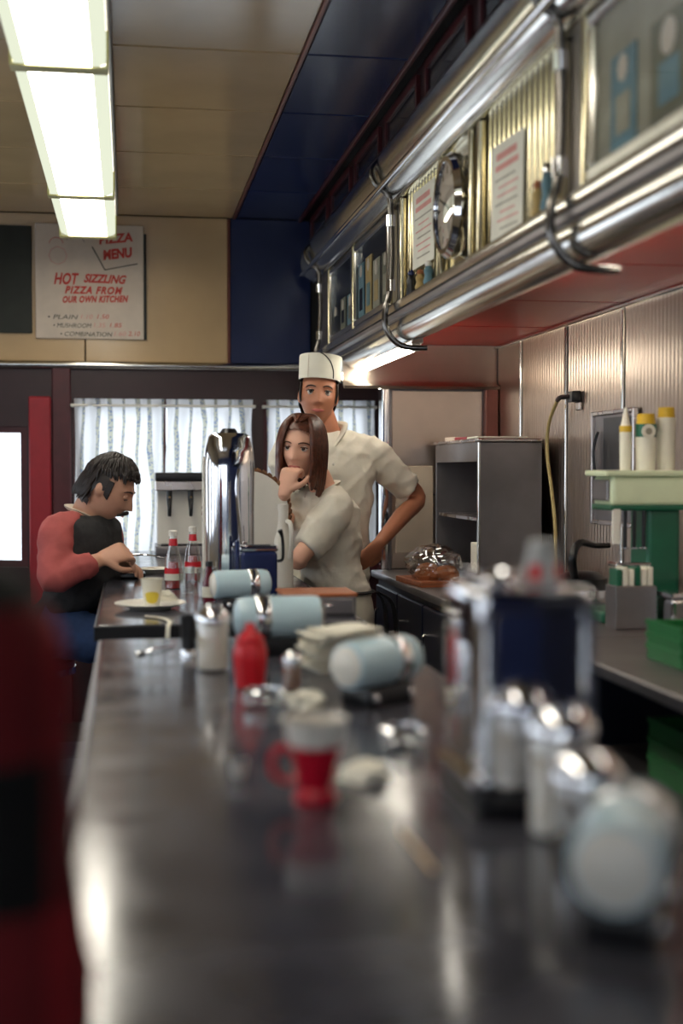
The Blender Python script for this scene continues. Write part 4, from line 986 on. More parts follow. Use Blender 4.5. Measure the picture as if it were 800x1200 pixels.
# bottles on the mixer tray
zt2 = BZ+0.437
def cup_stack(dx, dy, r, h, lb, logo, top):
    t = thing('paper_cup_stack', lb, 'cups', (mx+dx, my+dy, zt2))
    obj('stack_wall', lt([(0, 0), (r*0.9, 0), (r, h), (r*0.95, h), (0, h*0.98)], 20), white_paper, t)
    if logo:
        obj('print_band', lt([(r*0.985, h*0.72), (r*1.012, h)], 20, None, False), jade, t)
        obj('logo_ring', lt([(0, 0), (0.021, 0), (0.021, 0.002), (0, 0.002)], 20, Matrix.Translation((-r*0.12, -r*0.99, h*0.84)) @ Matrix.Rotation(PI/2, 4, 'X')), white_paper, t)
        obj('logo_mark', lt([(0, 0.002), (0.010, 0.002), (0.010, 0.003), (0, 0.003)], 14, Matrix.Translation((-r*0.12, -r*0.99, h*0.84)) @ Matrix.Rotation(PI/2, 4, 'X')), grey_print, t)
    if top == 'cone':
        obj('cone_top', lt([(r*0.85, h), (r*0.6, h+0.018), (r*0.3, h+0.05), (0, h+0.055)], 16), white_paper, t); obj('yellow_band', lt([(r*1.0, h*0.86), (r*1.015, h*1.0)], 20, None, False), yellow, t)
    if top == 'yellow': obj('yellow_top', lt([(r*0.9, h), (r*0.8, h+0.03), (0, h+0.031)], 16), yellow, t)
cup_stack(-0.022, 0.01, 0.018, 0.13, 'slim white bottle with yellow band on mixer tray, leftmost', False, 'cone')
cup_stack(0.036, 0.0, 0.031, 0.135, 'white cup stack with green top and round emblem on mixer tray', True, 'yellow')
cup_stack(0.103, 0.01, 0.028, 0.155, 'tall white cup stack at right on the mixer tray', False, 'yellow')
# things at foot of mixer: packet box, steel pan with lid, black iron
t = thing('packet_box', 'steel box of white and green paper packets by the mixer', 'box', (1.375, 3.50, BZ))
obj('box_shell', bx(-0.06, 0.06, -0.04, 0.04, 0, 0.12, 0.004), steel_dull, t)
for i in range(6): obj('packet', bx(-0.052+i*0.018, -0.038+i*0.018, -0.03, 0.03, 0.12, 0.165+0.006*(i % 2), 0.001, 1), white_paper if i % 3 else jade, t)
t = thing('steel_pan', 'chrome lidded food pan on the back counter near the mixer', 'pan', (1.49, 3.47, BZ))
obj('pan', bx(-0.045, 0.12, -0.09, 0.02, 0, 0.09, 0.012, 3), chrome, t); obj('lid', bx(-0.05, 0.125, -0.095, 0.025, 0.09, 0.105, 0.006, 2), chrome, t)
obj('knob', lt([(0, 0.105), (0.008, 0.105), (0.014, 0.118), (0, 0.124)], 14), black_plastic, t, loc=(0.04, -0.035, 0))
t = thing('waffle_iron', 'black waffle iron with raised handle behind the mixer base', 'iron', (1.42, 4.03, BZ))
obj('lower_plate', lt([(0, 0), (0.085, 0), (0.09, 0.02), (0.085, 0.06), (0, 0.06)], 28), chrome, t)
obj('upper_plate', lt([(0, 0.062), (0.085, 0.062), (0.08, 0.095), (0.05, 0.115), (0, 0.12)], 28), black_plastic, t)
obj('handle', tb([(-0.04, -0.05, 0.10), (-0.06, -0.08, 0.16), (-0.03, -0.06, 0.21), (0.03, -0.04, 0.20), (0.08, -0.03, 0.20)], [0.014, 0.014, 0.012, 0.009, 0.008], 10), black_plastic, t)

# ================================================================== PEOPLE
def head_bm(jaw=0.34, nose=0.024, wid=0.074):
    b = new(); bmesh.ops.create_icosphere(b, subdivisions=5, radius=1)
    g = lambda d, s: math.exp(-(d*d)/(2*s*s))
    for v in b.verts:
        n = v.co.normalized(); x, y, z = n.x*wid, n.y*0.096, n.z*0.117
        if z < 0:
            k = (-z/0.117); x *= 1-jaw*k**1.6
            if y > 0: y *= 1-0.45*k
        f = max(0.0, -n.y)
        if y < 0: y *= 0.97-0.05*g(z-0.07, 0.03)
        fr = min(1, f*1.6)
        ax = abs(x)
        # chin, cheekbone, brow, eye sockets, nose, lips
        y -= fr*0.010*g(z+0.100, 0.014)*g(x, 0.022)
        y -= fr*0.004*g(z+0.025, 0.018)*g(ax-0.042, 0.016)
        y -= fr*0.006*g(z-0.022, 0.008)*g(ax-0.026, 0.022)
        y += fr*0.011*g(z-0.002, 0.011)*g(ax-0.031, 0.014)
        t = (0.022-z)/0.062
        if 0 < t < 1.15:
            prof = nose*(min(1, t)**1.3)*(1 if t < 1 else max(0, 1-(t-1)/0.15))
            y -= fr*prof*g(x, 0.0065+0.006*min(1, t))
        y -= fr*0.007*(g(z+0.062, 0.0045)+g(z+0.074, 0.0055))*g(x, 0.020)
        y += fr*0.003*g(z+0.068, 0.003)*g(x, 0.022)
        y += fr*0.004*g(z+0.086, 0.005)*g(x, 0.02)
        v.co = V((x, y, z))
    for s in (-1, 1):                               # ears
        e = bmesh.ops.create_icosphere(b, subdivisions=3, radius=1)['verts']
        for v in e:
            c = v.co.copy(); v.co = V((s*(wid-0.001)+s*(0.009+0.007*max(0, c.y))*abs(c.x)*(1 if c.x*s > 0 else -1), 0.012+c.y*0.019+s*0, -0.008+c.z*0.031*(1-0.15*(c.z < 0))))
    return b
def hand(bm, wr, dirv, nrm, side, curl=0.5, sc_=1.0, spread=0.06):
    d = dirv.normalized(); nr = (nrm-d*nrm.dot(d)).normalized(); lat = d.cross(nr).normalized()*side
    loft(bm, [(wr-d*0.01, lat, nr, 0.025*sc_, 0.019*sc_), (wr+d*0.03*sc_, lat, nr, 0.035*sc_, 0.017*sc_), (wr+d*0.075*sc_, lat, nr, 0.041*sc_, 0.014*sc_), (wr+d*0.092*sc_, lat, nr, 0.038*sc_, 0.011*sc_)], 16, 3)
    for i, (off, L_) in enumerate(((0.030, 0.074), (0.0105, 0.083), (-0.0105, 0.077), (-0.030, 0.060))):
        p = wr+d*0.084*sc_+lat*off*sc_; a = 0.1; pts = [p]; fan = lat*(off/0.03)*spread
        for sgm, ka in ((0.45, 0.75), (0.31, 1.0), (0.24, 0.75)):
            a += curl*ka*(1+0.08*i); p = p+((d+fan).normalized()*math.cos(a)+nr*math.sin(a))*L_*sgm*sc_; pts.append(p)
        tube(bm, pts, [0.0100*sc_, 0.0092*sc_, 0.0085*sc_, 0.0066*sc_], 10, 3)
    p0 = wr+d*0.022*sc_+lat*0.020*sc_; p1 = p0+(d*0.55+lat*0.75+nr*0.25).normalized()*0.042*sc_; p2 = p1+(d*0.9+lat*0.25+nr*0.45*(0.5+curl)).normalized()*0.032*sc_; p3 = p2+(d*0.9-lat*0.15*curl+nr*0.6*curl).normalized()*0.025*sc_
    tube(bm, [p0, p1, p2, p3], [0.015*sc_, 0.0118*sc_, 0.0105*sc_, 0.0075*sc_], 10, 3)
def headM(c, yaw, pitch=0, roll=0, s=1.0):
    return Matrix.Translation(c) @ Matrix.Rotation(math.radians(yaw), 4, 'Z') @ Matrix.Rotation(math.radians(roll), 4, 'Y') @ Matrix.Rotation(math.radians(pitch), 4, 'X') @ Matrix.Scale(s, 4)
def features(root, M, brow, lipm=lip_col, lids=None):
    for s in (-1, 1):
        b = new(); bmesh.ops.create_uvsphere(b, u_segments=16, v_segments=10, radius=0.0118); b.transform(M @ Matrix.Translation((s*0.031, -0.0735, 0.001)))
        e = obj('eye', b, lids or eye_white, root)
        b = new(); bmesh.ops.create_uvsphere(b, u_segments=12, v_segments=8, radius=0.0080); b.transform(M @ Matrix.Translation((s*0.031, -0.0788, 0.0015)))
        if lids: b.free()
        else: obj('iris', b, iris, e)
        b = tb([M @ V((s*(0.031+dx), -0.0795-0.006*(1-(dx/0.016)**2), (-0.006 if lids else 0.0075)-0.003*(dx/0.016)**2)) for dx in (-0.015, -0.007, 0.0, 0.008, 0.016)], 0.0024, 6, 3)
        obj('eyelid', b, brow, root)
        b = tb([M @ V((s*x, y, z)) for x, y, z in ((0.013, -0.0905, 0.0195), (0.028, -0.089, 0.0245), (0.042, -0.079, 0.0225), (0.05, -0.068, 0.016))], [0.003, 0.0042, 0.0036, 0.0015], 6, 3, 0.7)
        obj('eyebrow', b, brow, root)
    b = tb([M @ V((x, -0.0885-0.0058*(1-(x/0.023)**2)+0.004, -0.0685+0.002*abs(x)/0.023)) for x in (-0.023, -0.012, 0, 0.012, 0.023)], [0.0015, 0.0045, 0.0055, 0.0045, 0.0015], 8, 3, 1.25)
    obj('lips', b, lipm, root)
def hair_obj(root, M, m, face, strands, grow=1.06, name='hair', extra=None):
    b = new(); bmesh.ops.create_icosphere(b, subdivisions=5, radius=1)
    kill = []
    for v in b.verts:
        n = v.co.copy(); v.co = V((n.x*0.074*grow, n.y*0.096*grow, n.z*0.117*grow*(0.98)))
        v.co *= 1+0.012*noise.noise(n*9)
        if face(v.co): kill.append(v)
    bmesh.ops.delete(b, geom=kill, context='VERTS')
    for pts, r in strands: tube(b, pts, r, 6, 3)
    if extra: extra(b)
    b.transform(M)
    return obj(name, b, m, root, angle=60)
def cap_pt(th, ph, grow=1.08):          # th from the crown down, ph around (0 = front)
    return V((math.sin(th)*math.sin(ph)*0.074*grow, -math.sin(th)*math.cos(ph)*0.096*grow, math.cos(th)*0.117*grow))
def garment(root, name, bm, m, voxel=0.011, amp=0.0075, sc_=11, it=4):
    me = remesh(bm, voxel, it); wrinkle(me, amp, sc_)
    return finish(name, me, m, root, 180)
def body(root, bm, m, voxel=0.0056):
    me = remesh(bm, voxel, 2, 0.4)
    return finish('body', me, m, root, 180)
def leg(bm, hip, knee, ankle, toe, r=(0.085, 0.06, 0.05, 0.04)):
    tube(bm, [hip, hip.lerp(knee, 0.5), knee, knee.lerp(ankle, 0.35), ankle], [r[0], r[0]*0.85, r[1], r[2]*1.1, r[3]], 16, 4)
    tube(bm, [ankle, ankle.lerp(toe, 0.5)+V((0, 0, -0.01)), toe], [r[3], 0.04, 0.03], 12, 3)
def shoe(root, ank, dirx):
    b = new(); d = dirx.normalized(); l = V((-d.y, d.x, 0)); up = V((0, 0, 1)); a = V((ank.x, ank.y, 0))
    loft(b, [(a-d*0.07+up*0.042, l, up, 0.030, 0.034), (a-d*0.02+up*0.046, l, up, 0.038, 0.040), (a+d*0.07+up*0.036, l, up, 0.044, 0.031), (a+d*0.15+up*0.028, l, up, 0.046, 0.023), (a+d*0.19+up*0.026, l, up, 0.030, 0.018)], 16, 3)
    o = obj('shoe', b, shoe_leather, root)
    return o

# ---------------------------------------------------- server in the paper hat
Ym = 5.46
base = V((0.80, Ym, 0)); L0 = lambda p: p-base
root = thing('person', 'man in white short-sleeved uniform and paper hat standing hand on hip', 'person', base)
S_ = V((1, -0.06, 0)).normalized(); Fv = V((-0.06, -1, 0)).normalized()
Hc = L0(P(373, 463, 5.40)); MH = headM(Hc, -7, -4, 4, 1.09)
neck = L0(P(384, 508, 5.44)); chest = L0(P(388, 560, 5.45)); waist = L0(P(388, 636, 5.46)); hip = L0(P(386, 690, 5.47))
shL = L0(P(436, 532, 5.46)); shR = L0(P(336, 530, 5.48)); elL = L0(P(489, 583, 5.54)); wrL = L0(P(444, 637, 5.31))
elR = L0(P(343, 606, 5.55)); wrR = L0(P(352, 668, 5.50))
b = new(); join(b, head_bm(0.32, 0.024, 0.069), MH)
tube(b, [Hc+V((0.004, 0.02, -0.06)), neck.lerp(Hc, 0.4)+V((0, 0.012, 0)), neck-V((0, 0, 0.03))], [0.05, 0.05, 0.06], 16, 4)
loft(b, [(neck-V((0, 0, 0.0)), S_, Fv, 0.07, 0.055), (neck.lerp(chest, 0.35), S_, Fv, 0.15, 0.085), (chest, S_, Fv, 0.16, 0.105), (waist, S_, Fv, 0.135, 0.095), (hip, S_, Fv, 0.155, 0.11), (hip-V((0, 0, 0.1)), S_, Fv, 0.14, 0.10)], 24, 4)
tube(b, [neck+V((0.04, 0, -0.03)), shL, shL.lerp(elL, 0.5), elL, elL.lerp(wrL, 0.4), wrL], [0.05, 0.052, 0.045, 0.037, 0.038, 0.026], 14, 4)
tube(b, [neck+V((-0.04, 0, -0.03)), shR, shR.lerp(elR, 0.5), elR, elR.lerp(wrR, 0.4), wrR], [0.05, 0.052, 0.045, 0.037, 0.038, 0.026], 14, 4)
hand(b, wrL, V((-0.62, 0.10, -0.72)), V((-0.35, 0.85, 0.1)), 1, 0.45)
hand(b, wrR, V((0.1, -0.2, -1)), V((1, 0, 0)), 1, 0.4)
hl = [hip+V((s*0.085, 0, -0.06)) for s in (-1, 1)]
for i, s in enumerate((-1, 1)): leg(b, hl[i], V((s*0.10, 0.0, 0.47)), V((s*0.11, 0.04, 0.085)), V((s*0.125, -0.12, 0.035)))
body(root, b, skin_man)
features(root, MH, hair_dark)
# uniform shirt
b = new()
loft(b, [(neck+V((0, 0, 0.005)), S_, Fv, 0.068, 0.062), (neck.lerp(chest, 0.2), S_, Fv, 0.12, 0.088), (neck.lerp(chest, 0.45), S_, Fv, 0.168, 0.106), (chest, S_, Fv, 0.178, 0.122), (waist, S_, Fv, 0.158, 0.114), (hip+V((0, 0, 0.03)), S_, Fv, 0.165, 0.122)], 28, 4, 2.3)
slL = shL.lerp(elL, 0.78); slR = shR.lerp(elR, 0.75)
tube(b, [neck+V((0.05, 0, -0.045)), shL, shL.lerp(slL, 0.5), slL], [0.06, 0.072, 0.071, 0.066], 18, 4)
tube(b, [neck+V((-0.05, 0, -0.045)), shR, shR.lerp(slR, 0.5), slR], [0.06, 0.072, 0.071, 0.066], 18, 4)
sh = garment(root, 'shirt', b, uniform)
for s in (-1, 1):
    cc = [neck+V((s*0.012, -0.085, -0.055)), neck+V((s*0.05, -0.07, 0.0)), neck+V((s*0.066, -0.01, 0.03)), neck+V((s*0.045, 0.055, 0.04)), neck+V((0, 0.07, 0.042))]
    obj('collar', tb(cc, [0.014, 0.024, 0.02, 0.018, 0.016], 8, 4, 0.35), uniform, sh)
for k in range(4):
    q = neck.lerp(waist, 0.28+0.2*k)+V((0.0, -0.128, 0)); obj('button', lt([(0, 0), (0.006, 0), (0.006, 0.003), (0, 0.004)], 10, Matrix.Translation(q) @ Matrix.Rotation(PI/2, 4, 'X')), white_plastic, sh)
b = new()
loft(b, [(hip+V((0, 0, 0.05)), S_, Fv, 0.160, 0.116), (hip-V((0, 0, 0.03)), S_, Fv, 0.172, 0.125), (hip-V((0, 0, 0.12)), S_, Fv, 0.165, 0.115)], 24, 4)
for i, s in enumerate((-1, 1)): tube(b, [hl[i], V((s*0.10, 0.0, 0.47)), V((s*0.11, 0.03, 0.09))], [0.10, 0.085, 0.078], 18, 4)
garment(root, 'trousers', b, trousers_white, 0.013, 0.005, 8)
for s in (-1, 1): shoe(root, V((s*0.11, 0.04, 0)), V((s*0.12, -1, 0)))
# hair and sideburns, paper hat
rnd = random.Random(2); st_ = []
for k in range(90):
    ph = rnd.uniform(2.0, 2*PI-2.0); th = rnd.uniform(1.0, 1.75)
    a = cap_pt(th, ph, 1.07); st_.append(([a, cap_pt(th+0.14, ph, 1.10), cap_pt(th+0.30, ph, 1.07)], [0.006, 0.006, 0.002]))
for s in (-1, 1):
    for k in range(7):
        y = -0.034+0.006*k; st_.append(([V((s*0.068, y, 0.04)), V((s*0.0695, y-0.002, 0.0)), V((s*0.066, y-0.004, -0.03))], [0.005, 0.005, 0.002]))
hair_obj(root, MH, hair_dark, lambda c: (c.y < 0.0 and c.z < 0.055) or (c.y < 0.03 and c.z < -0.01) or c.z < -0.075, st_)
b = new(); prev = None
def hat_ring(z, k): return [V((math.sin(2*PI*i/40)*0.0785*k, -math.cos(2*PI*i/40)*0.103*k, z)) for i in range(40)]
rs = [hat_ring(0.052, 1.0), hat_ring(0.09, 1.015), hat_ring(0.138, 1.035), hat_ring(0.144, 1.02), hat_ring(0.138, 0.98), hat_ring(0.125, 0.90), hat_ring(0.122, 0.5)]
vr = [[b.verts.new(MH @ p) for p in r] for r in rs]
for a, c in zip(vr, vr[1:]):
    for i in range(40): b.faces.new((a[i], a[(i+1) % 40], c[(i+1) % 40], c[i]))
b.faces.new(vr[-1])
hat = obj('paper_hat', b, white_paper, root, angle=50)
obj('hat_stripe', tb([MH @ V(p) for p in ((-0.006, -0.109, 0.144), (0.012, -0.1075, 0.136), (0.034, -0.0975, 0.115), (0.047, -0.0855, 0.085), (0.049, -0.082, 0.055))], 0.0024, 6, 4), dark_ink, hat)
obj('hat_fold', tb([MH @ V(p) for p in ((-0.045, -0.0855, 0.054), (-0.046, -0.087, 0.09), (-0.047, -0.088, 0.138))], 0.0014, 6, 3), cream_paper, hat)

# ---------------------------------------------------- server with long auburn hair
Yw = 5.0
base = V((0.765, Yw, 0)); L0 = lambda p: p-base
root = thing('person', 'young woman in white uniform with long auburn hair, hand at her mouth', 'person', base)
Fv = V((-0.88, -0.47, 0)).normalized(); S_ = V((0.47, -0.88, 0)).normalized()      # S_ = her left
Hc = L0(P(354, 524, 4.95)); MH = headM(Hc, -25, 5, 5, 1.0)
neck = L0(P(381, 572, 5.02)); chest = L0(P(381, 615, 5.02)); waist = L0(P(386, 662, 5.03)); hip = L0(P(394, 705, 5.05))
shL = L0(P(394, 598, 4.87)); shR = L0(P(352, 588, 5.14)); elL = L0(P(350, 655, 4.80)); wrL = L0(P(352, 681, 4.99)) 
wrL.z = max(wrL.z, 0.945)
elR = L0(P(329, 612, 4.98)); wrR = L0(P(333, 578, 4.79))
b = new(); join(b, head_bm(0.38, 0.021, 0.072), MH)
tube(b, [Hc+V((0.02, 0.015, -0.05)), neck.lerp(Hc, 0.35), neck-V((0, 0, 0.03))], [0.046, 0.045, 0.055], 16, 4)
loft(b, [(neck, S_, Fv, 0.06, 0.05), (neck.lerp(chest, 0.4), S_, Fv, 0.13, 0.08), (chest, S_, Fv, 0.135, 0.105), (waist, S_, Fv, 0.11, 0.085), (hip, S_, Fv, 0.145, 0.105), (hip-V((0, 0, 0.1)), S_, Fv, 0.14, 0.105)], 24, 4)
tube(b, [neck+S_*0.03+V((0, 0, -0.03)), shL, shL.lerp(elL, 0.5), elL, elL.lerp(wrL, 0.4), wrL], [0.045, 0.046, 0.04, 0.034, 0.033, 0.023], 14, 4)
tube(b, [neck-S_*0.03+V((0, 0, -0.03)), shR, shR.lerp(elR, 0.5), elR, elR.lerp(wrR, 0.4), wrR], [0.045, 0.046, 0.04, 0.034, 0.033, 0.023], 14, 4)
hand(b, wrL, V((0.35, 0.75, -0.12)), V((0, 0, -1)), -1, 0.35, 0.92)
hand(b, wrR, V((0.22, 0.0, 0.8)), V((0.6, 0.85, 0.0)), -1, 1.2, 0.95, 0.0)
hl = [hip+S_*(s*0.08)+V((0, 0, -0.06)) for s in (-1, 1)]
for i, s in enumerate((-1, 1)):
    o2 = S_*(s*0.09); leg(b, hl[i], o2+V((-0.01, 0, 0.45)), o2+V((0.03, 0.02, 0.085)), o2+Fv*0.13+V((0.02, 0, 0.035)), (0.08, 0.055, 0.045, 0.036))
body(root, b, skin_girl)
features(root, MH, hair_auburn)
b = new()
loft(b, [(neck+V((0, 0, -0.006)), S_, Fv, 0.062, 0.056), (neck.lerp(chest, 0.25), S_, Fv, 0.105, 0.082), (neck.lerp(chest, 0.6), S_, Fv, 0.148, 0.112), (chest.lerp(waist, 0.2), S_, Fv, 0.150, 0.122), (waist, S_, Fv, 0.132, 0.106), (hip+V((0, 0, 0.05)), S_, Fv, 0.150, 0.118), (hip+V((0, 0, 0.02)), S_, Fv, 0.154, 0.120)], 28, 4, 2.2)
slL = shL.lerp(elL, 0.80); slR = shR.lerp(elR, 0.75)
tube(b, [neck+S_*0.05+V((0, 0, -0.035)), shL, shL.lerp(slL, 0.5), slL], [0.052, 0.066, 0.068, 0.062], 18, 4)
tube(b, [neck-S_*0.05+V((0, 0, -0.035)), shR, shR.lerp(slR, 0.5), slR], [0.052, 0.062, 0.062, 0.056], 18, 4)
sh = garment(root, 'uniform_top', b, uniform)
cc = [neck+Fv*0.075+V((0, 0, -0.04))+S_*0.02, neck+S_*0.058+Fv*0.02+V((0, 0, 0.0)), neck-Fv*0.055+V((0, 0, 0.018)), neck-S_*0.058+V((0, 0, 0.005)), neck+Fv*0.075-S_*0.02+V((0, 0, -0.04))]
obj('collar', tb(cc, [0.012, 0.018, 0.018, 0.018, 0.012], 8, 4, 0.4), uniform, sh)
b = new()
loft(b, [(hip+V((0, 0, 0.045)), S_, Fv, 0.150, 0.115), (hip-V((0, 0, 0.06)), S_, Fv, 0.168, 0.13), (hip-V((0, 0, 0.25)), S_, Fv, 0.19, 0.15), (V((0, 0, 0.48)), S_, Fv, 0.20, 0.165)], 28, 4)
garment(root, 'skirt', b, trousers_white, 0.013, 0.006, 8)
b = new(); rr = []
for i in range(33):
    a = 2*PI*i/32; rr.append(hip+V((0, 0, 0.043))+S_*(math.cos(a)*0.158)+Fv*(math.sin(a)*0.126))
ap = obj('apron_band', tb(rr, 0.013, 8, 1, 0.45), apron_black, root)
bk = hip+S_*0.11-Fv*0.11+V((0, 0, 0.04))
for dx, L_ in ((0.0, 0.16), (0.03, 0.20)): obj('apron_tie', tb([bk+S_*dx*0.3, bk+S_*(dx*0.5+0.01)-Fv*(0.03+dx)+V((0, 0, -0.05)), bk+S_*dx-Fv*(0.05+dx)+V((0, 0, -L_))], [0.014, 0.018, 0.02], 8, 4, 0.3), apron_black, ap)
for s in (-1, 1): shoe(root, S_*(s*0.09)+V((0.03, 0.02, 0)), Fv)
rnd = random.Random(4); st_ = []
for k in range(170):
    s = 1 if k % 2 else -1; y0 = rnd.uniform(-0.068, 0.085); p0 = V((s*0.004, y0, 0.122*math.sqrt(max(0.1, 1-(y0/0.112)**2))))
    ph = s*(0.78+ (y0+0.068)/0.153*(PI-0.84)) + rnd.uniform(-0.06, 0.06)
    th_ = [0.5, 0.95, 1.4]
    pts = [p0]+[cap_pt(q, ph, 1.10+0.02*rnd.random()+0.05*(q > 0.6)) for q in th_]
    e = pts[-1]; ln = rnd.uniform(0.11, 0.18)*(1.0 if abs(ph) > 1.2 else 0.85)
    pts += [V((e.x*1.02, e.y*1.0+0.006, e.z-ln*0.45)), V((e.x*0.98, e.y*0.98+0.010, e.z-ln)), V((e.x*0.88, e.y*0.94+0.012, e.z-ln*1.15))]
    st_.append((pts, [0.006, 0.010, 0.011, 0.011, 0.011, 0.010, 0.004]))
hair_obj(root, MH, hair_auburn, lambda c: (c.y < -0.005 and c.z < 0.075-0.4*abs(c.x)) or c.z < -0.08, st_, 1.07)

# ---------------------------------------------------- customer in the vest
Yc = 4.90
base = V((-0.30, Yc, 0)); L0 = lambda p: p-base
root = thing('person', 'seated man with moustache in dark vest over rose shirt, eating at counter', 'person', base)
Fv = V((0.88, -0.47, 0)).normalized(); S_ = V((-0.47, -0.88, 0)).normalized()      # S_ = his right, toward the lens
Hc = L0(P(127, 572, 4.88)); MH = headM(Hc, 78, 26, 0, 0.99)
neck = L0(P(99, 602, 4.92)); chest = L0(P(97, 648, 4.91)); waist = L0(P(94, 700, 4.91)); hip = V((-0.03, 0.0, 0.735))
shR = L0(P(67, 624, 4.77)); shL = L0(P(122, 622, 5.05)); elR = L0(P(62, 680, 4.66)); wrR = L0(P(117, 656, 4.71)); elL = L0(P(120, 672, 5.10)); wrL = L0(P(126, 661, 4.92))
wrL.z = max(wrL.z, 0.955)
elR.z = max(elR.z, 0.86)
b = new(); join(b, head_bm(0.30, 0.031), MH)
tube(b, [Hc+V((-0.035, 0.0, -0.035)), neck.lerp(Hc, 0.4)+V((-0.01, 0, 0.0)), neck-V((0, 0, 0.03))], [0.053, 0.054, 0.062], 16, 4)
loft(b, [(neck, S_, Fv, 0.07, 0.055), (neck.lerp(chest, 0.4), S_, Fv, 0.15, 0.085), (chest, S_, Fv, 0.16, 0.105), (waist, S_, Fv, 0.14, 0.10), (hip, S_, Fv, 0.16, 0.12), (hip-V((0, 0, 0.05)), S_, Fv, 0.15, 0.11)], 24, 4)
tube(b, [neck+S_*0.04+V((0, 0, -0.03)), shR, shR.lerp(elR, 0.5), elR, elR.lerp(wrR, 0.4), wrR], [0.05, 0.052, 0.045, 0.037, 0.038, 0.026], 14, 4)
tube(b, [neck-S_*0.04+V((0, 0, -0.03)), shL, shL.lerp(elL, 0.5), elL, elL.lerp(wrL, 0.4), wrL], [0.05, 0.052, 0.045, 0.037, 0.038, 0.026], 14, 4)
hand(b, wrR, V((0.9, 0.25, 0.32)), V((0.1, 0.8, -0.5)), -1, 0.75)
hand(b, wrL, V((0.9, -0.3, 0.05)), V((0, -0.4, -0.9)), 1, 0.6)
kn = [V((0.33, s*0.11+0.01, 0.66)) for s in (-1, 1)]; an = [V((0.17, s*0.12, 0.27)) for s in (-1, 1)]
for i, s in enumerate((-1, 1)):
    leg(b, hip+V((0.05, s*0.09, 0.0)), kn[i], V((0.30, s*0.12, 0.12)), V((0.30, s*0.12, 0.05)))
body(root, b, skin_cust)
features(root, MH, hair_dark, lids=skin_cust)
obj('moustache', tb([MH @ V(p) for p in ((-0.032, -0.078, -0.072), (-0.016, -0.096, -0.0575), (0, -0.101, -0.053), (0.016, -0.096, -0.0575), (0.032, -0.078, -0.072))], [0.004, 0.0075, 0.0075, 0.0075, 0.004], 8, 4), hair_dark, root)
rnd = random.Random(9); st_ = []
for k in range(420):
    ph = rnd.uniform(-PI, PI); th = rnd.uniform(0.05, 1.0); e = 0.5
    if abs(ph) < 1.0: e = min(0.42, max(0.1, 0.98-th))
    elif abs(ph) < 2.1: e = min(0.42, max(0.1, 1.22-th))
    st_.append(([cap_pt(th, ph, 1.10), cap_pt(th+e*0.5, ph+0.12, 1.125+0.03*rnd.random()), cap_pt(th+e, ph+0.22, 1.10)], [0.003, 0.0055, 0.002]))
for k in range(260):
    ph = rnd.uniform(2.0, 2*PI-2.0); a = cap_pt(rnd.uniform(1.1, 1.7), ph, 1.10); st_.append(([a, a*1.02+V((0, 0.003, -0.026)), a*0.99+V((0, 0.008+0.006*rnd.random(), -0.058))], [0.004, 0.006, 0.002]))
for s in (-1, 1):
    for k in range(6): y = -0.024+0.0035*k; st_.append(([V((s*0.074, y, 0.035)), V((s*0.0755, y-0.002, -0.005)), V((s*0.0695, y-0.002, -0.034+0.002*k))], [0.004, 0.0035, 0.0015]))
hair_obj(root, MH, hair_dark, lambda c: (c.y < -0.01 and c.z < 0.062) or (c.y < 0.03 and c.z < -0.01) or c.z < -0.085, st_, 1.09)
b = new()
loft(b, [(neck+V((0, 0, -0.005)), S_, Fv, 0.075, 0.066), (neck.lerp(chest, 0.3), S_, Fv, 0.135, 0.09), (chest, S_, Fv, 0.168, 0.115), (waist, S_, Fv, 0.15, 0.11), (hip+V((0, 0, 0.02)), S_, Fv, 0.165, 0.125)], 28, 4)
tube(b, [neck+S_*0.05+V((0, 0, -0.045)), shR, shR.lerp(elR, 0.5), elR, elR.lerp(wrR, 0.45), elR.lerp(wrR, 0.88)], [0.056, 0.066, 0.060, 0.053, 0.048, 0.040], 18, 4)
tube(b, [neck-S_*0.05+V((0, 0, -0.045)), shL, shL.lerp(elL, 0.5), elL, elL.lerp(wrL, 0.45), elL.lerp(wrL, 0.9)], [0.056, 0.072, 0.066, 0.056, 0.052, 0.042], 18, 4)
sh = garment(root, 'rose_shirt', b, pink_cotton, 0.011, 0.005, 10)
obj('white_collar', tb([neck+Fv*0.085+V((0.012, 0, -0.045)), neck+S_*0.06+Fv*0.035+V((0, 0, 0.0)), neck+S_*0.06-Fv*0.03+V((0, 0, 0.022)), neck-Fv*0.05+V((0, 0, 0.024)), neck-S_*0.06+V((0, 0, 0.015)), neck+Fv*0.085+V((0.012, 0.01, -0.045))], [0.008, 0.015, 0.017, 0.017, 0.015, 0.008], 8, 4, 0.4), cream_paper, sh)
b = new()
loft(b, [(neck.lerp(chest, 0.06)+V((0, 0, 0.004)), S_, Fv, 0.112, 0.080), (neck.lerp(chest, 0.22), S_, Fv, 0.176, 0.110), (neck.lerp(chest, 0.45), S_, Fv, 0.182, 0.122), (chest, S_, Fv, 0.184, 0.130), (waist, S_, Fv, 0.166, 0.126), (hip+V((0, 0, 0.03)), S_, Fv, 0.178, 0.138)], 28, 4)
garment(root, 'vest', b, vest_wool, 0.011, 0.004, 9)
b = new()
loft(b, [(hip+V((0, 0, 0.05)), S_, Fv, 0.165, 0.125), (hip-V((0, 0, 0.02)), S_, Fv, 0.175, 0.13), (hip-V((0, 0, 0.075)), S_, Fv, 0.16, 0.12)], 24, 4)
for i, s in enumerate((-1, 1)): tube(b, [hip+V((0.02, s*0.09, -0.0)), kn[i].lerp(hip+V((0.05, s*0.09, 0)), 0.5), kn[i], V((0.31, s*0.12, 0.4)), V((0.30, s*0.12, 0.16))], [0.098, 0.09, 0.075, 0.066, 0.06], 18, 4)
garment(root, 'jeans', b, denim, 0.013, 0.005, 9)
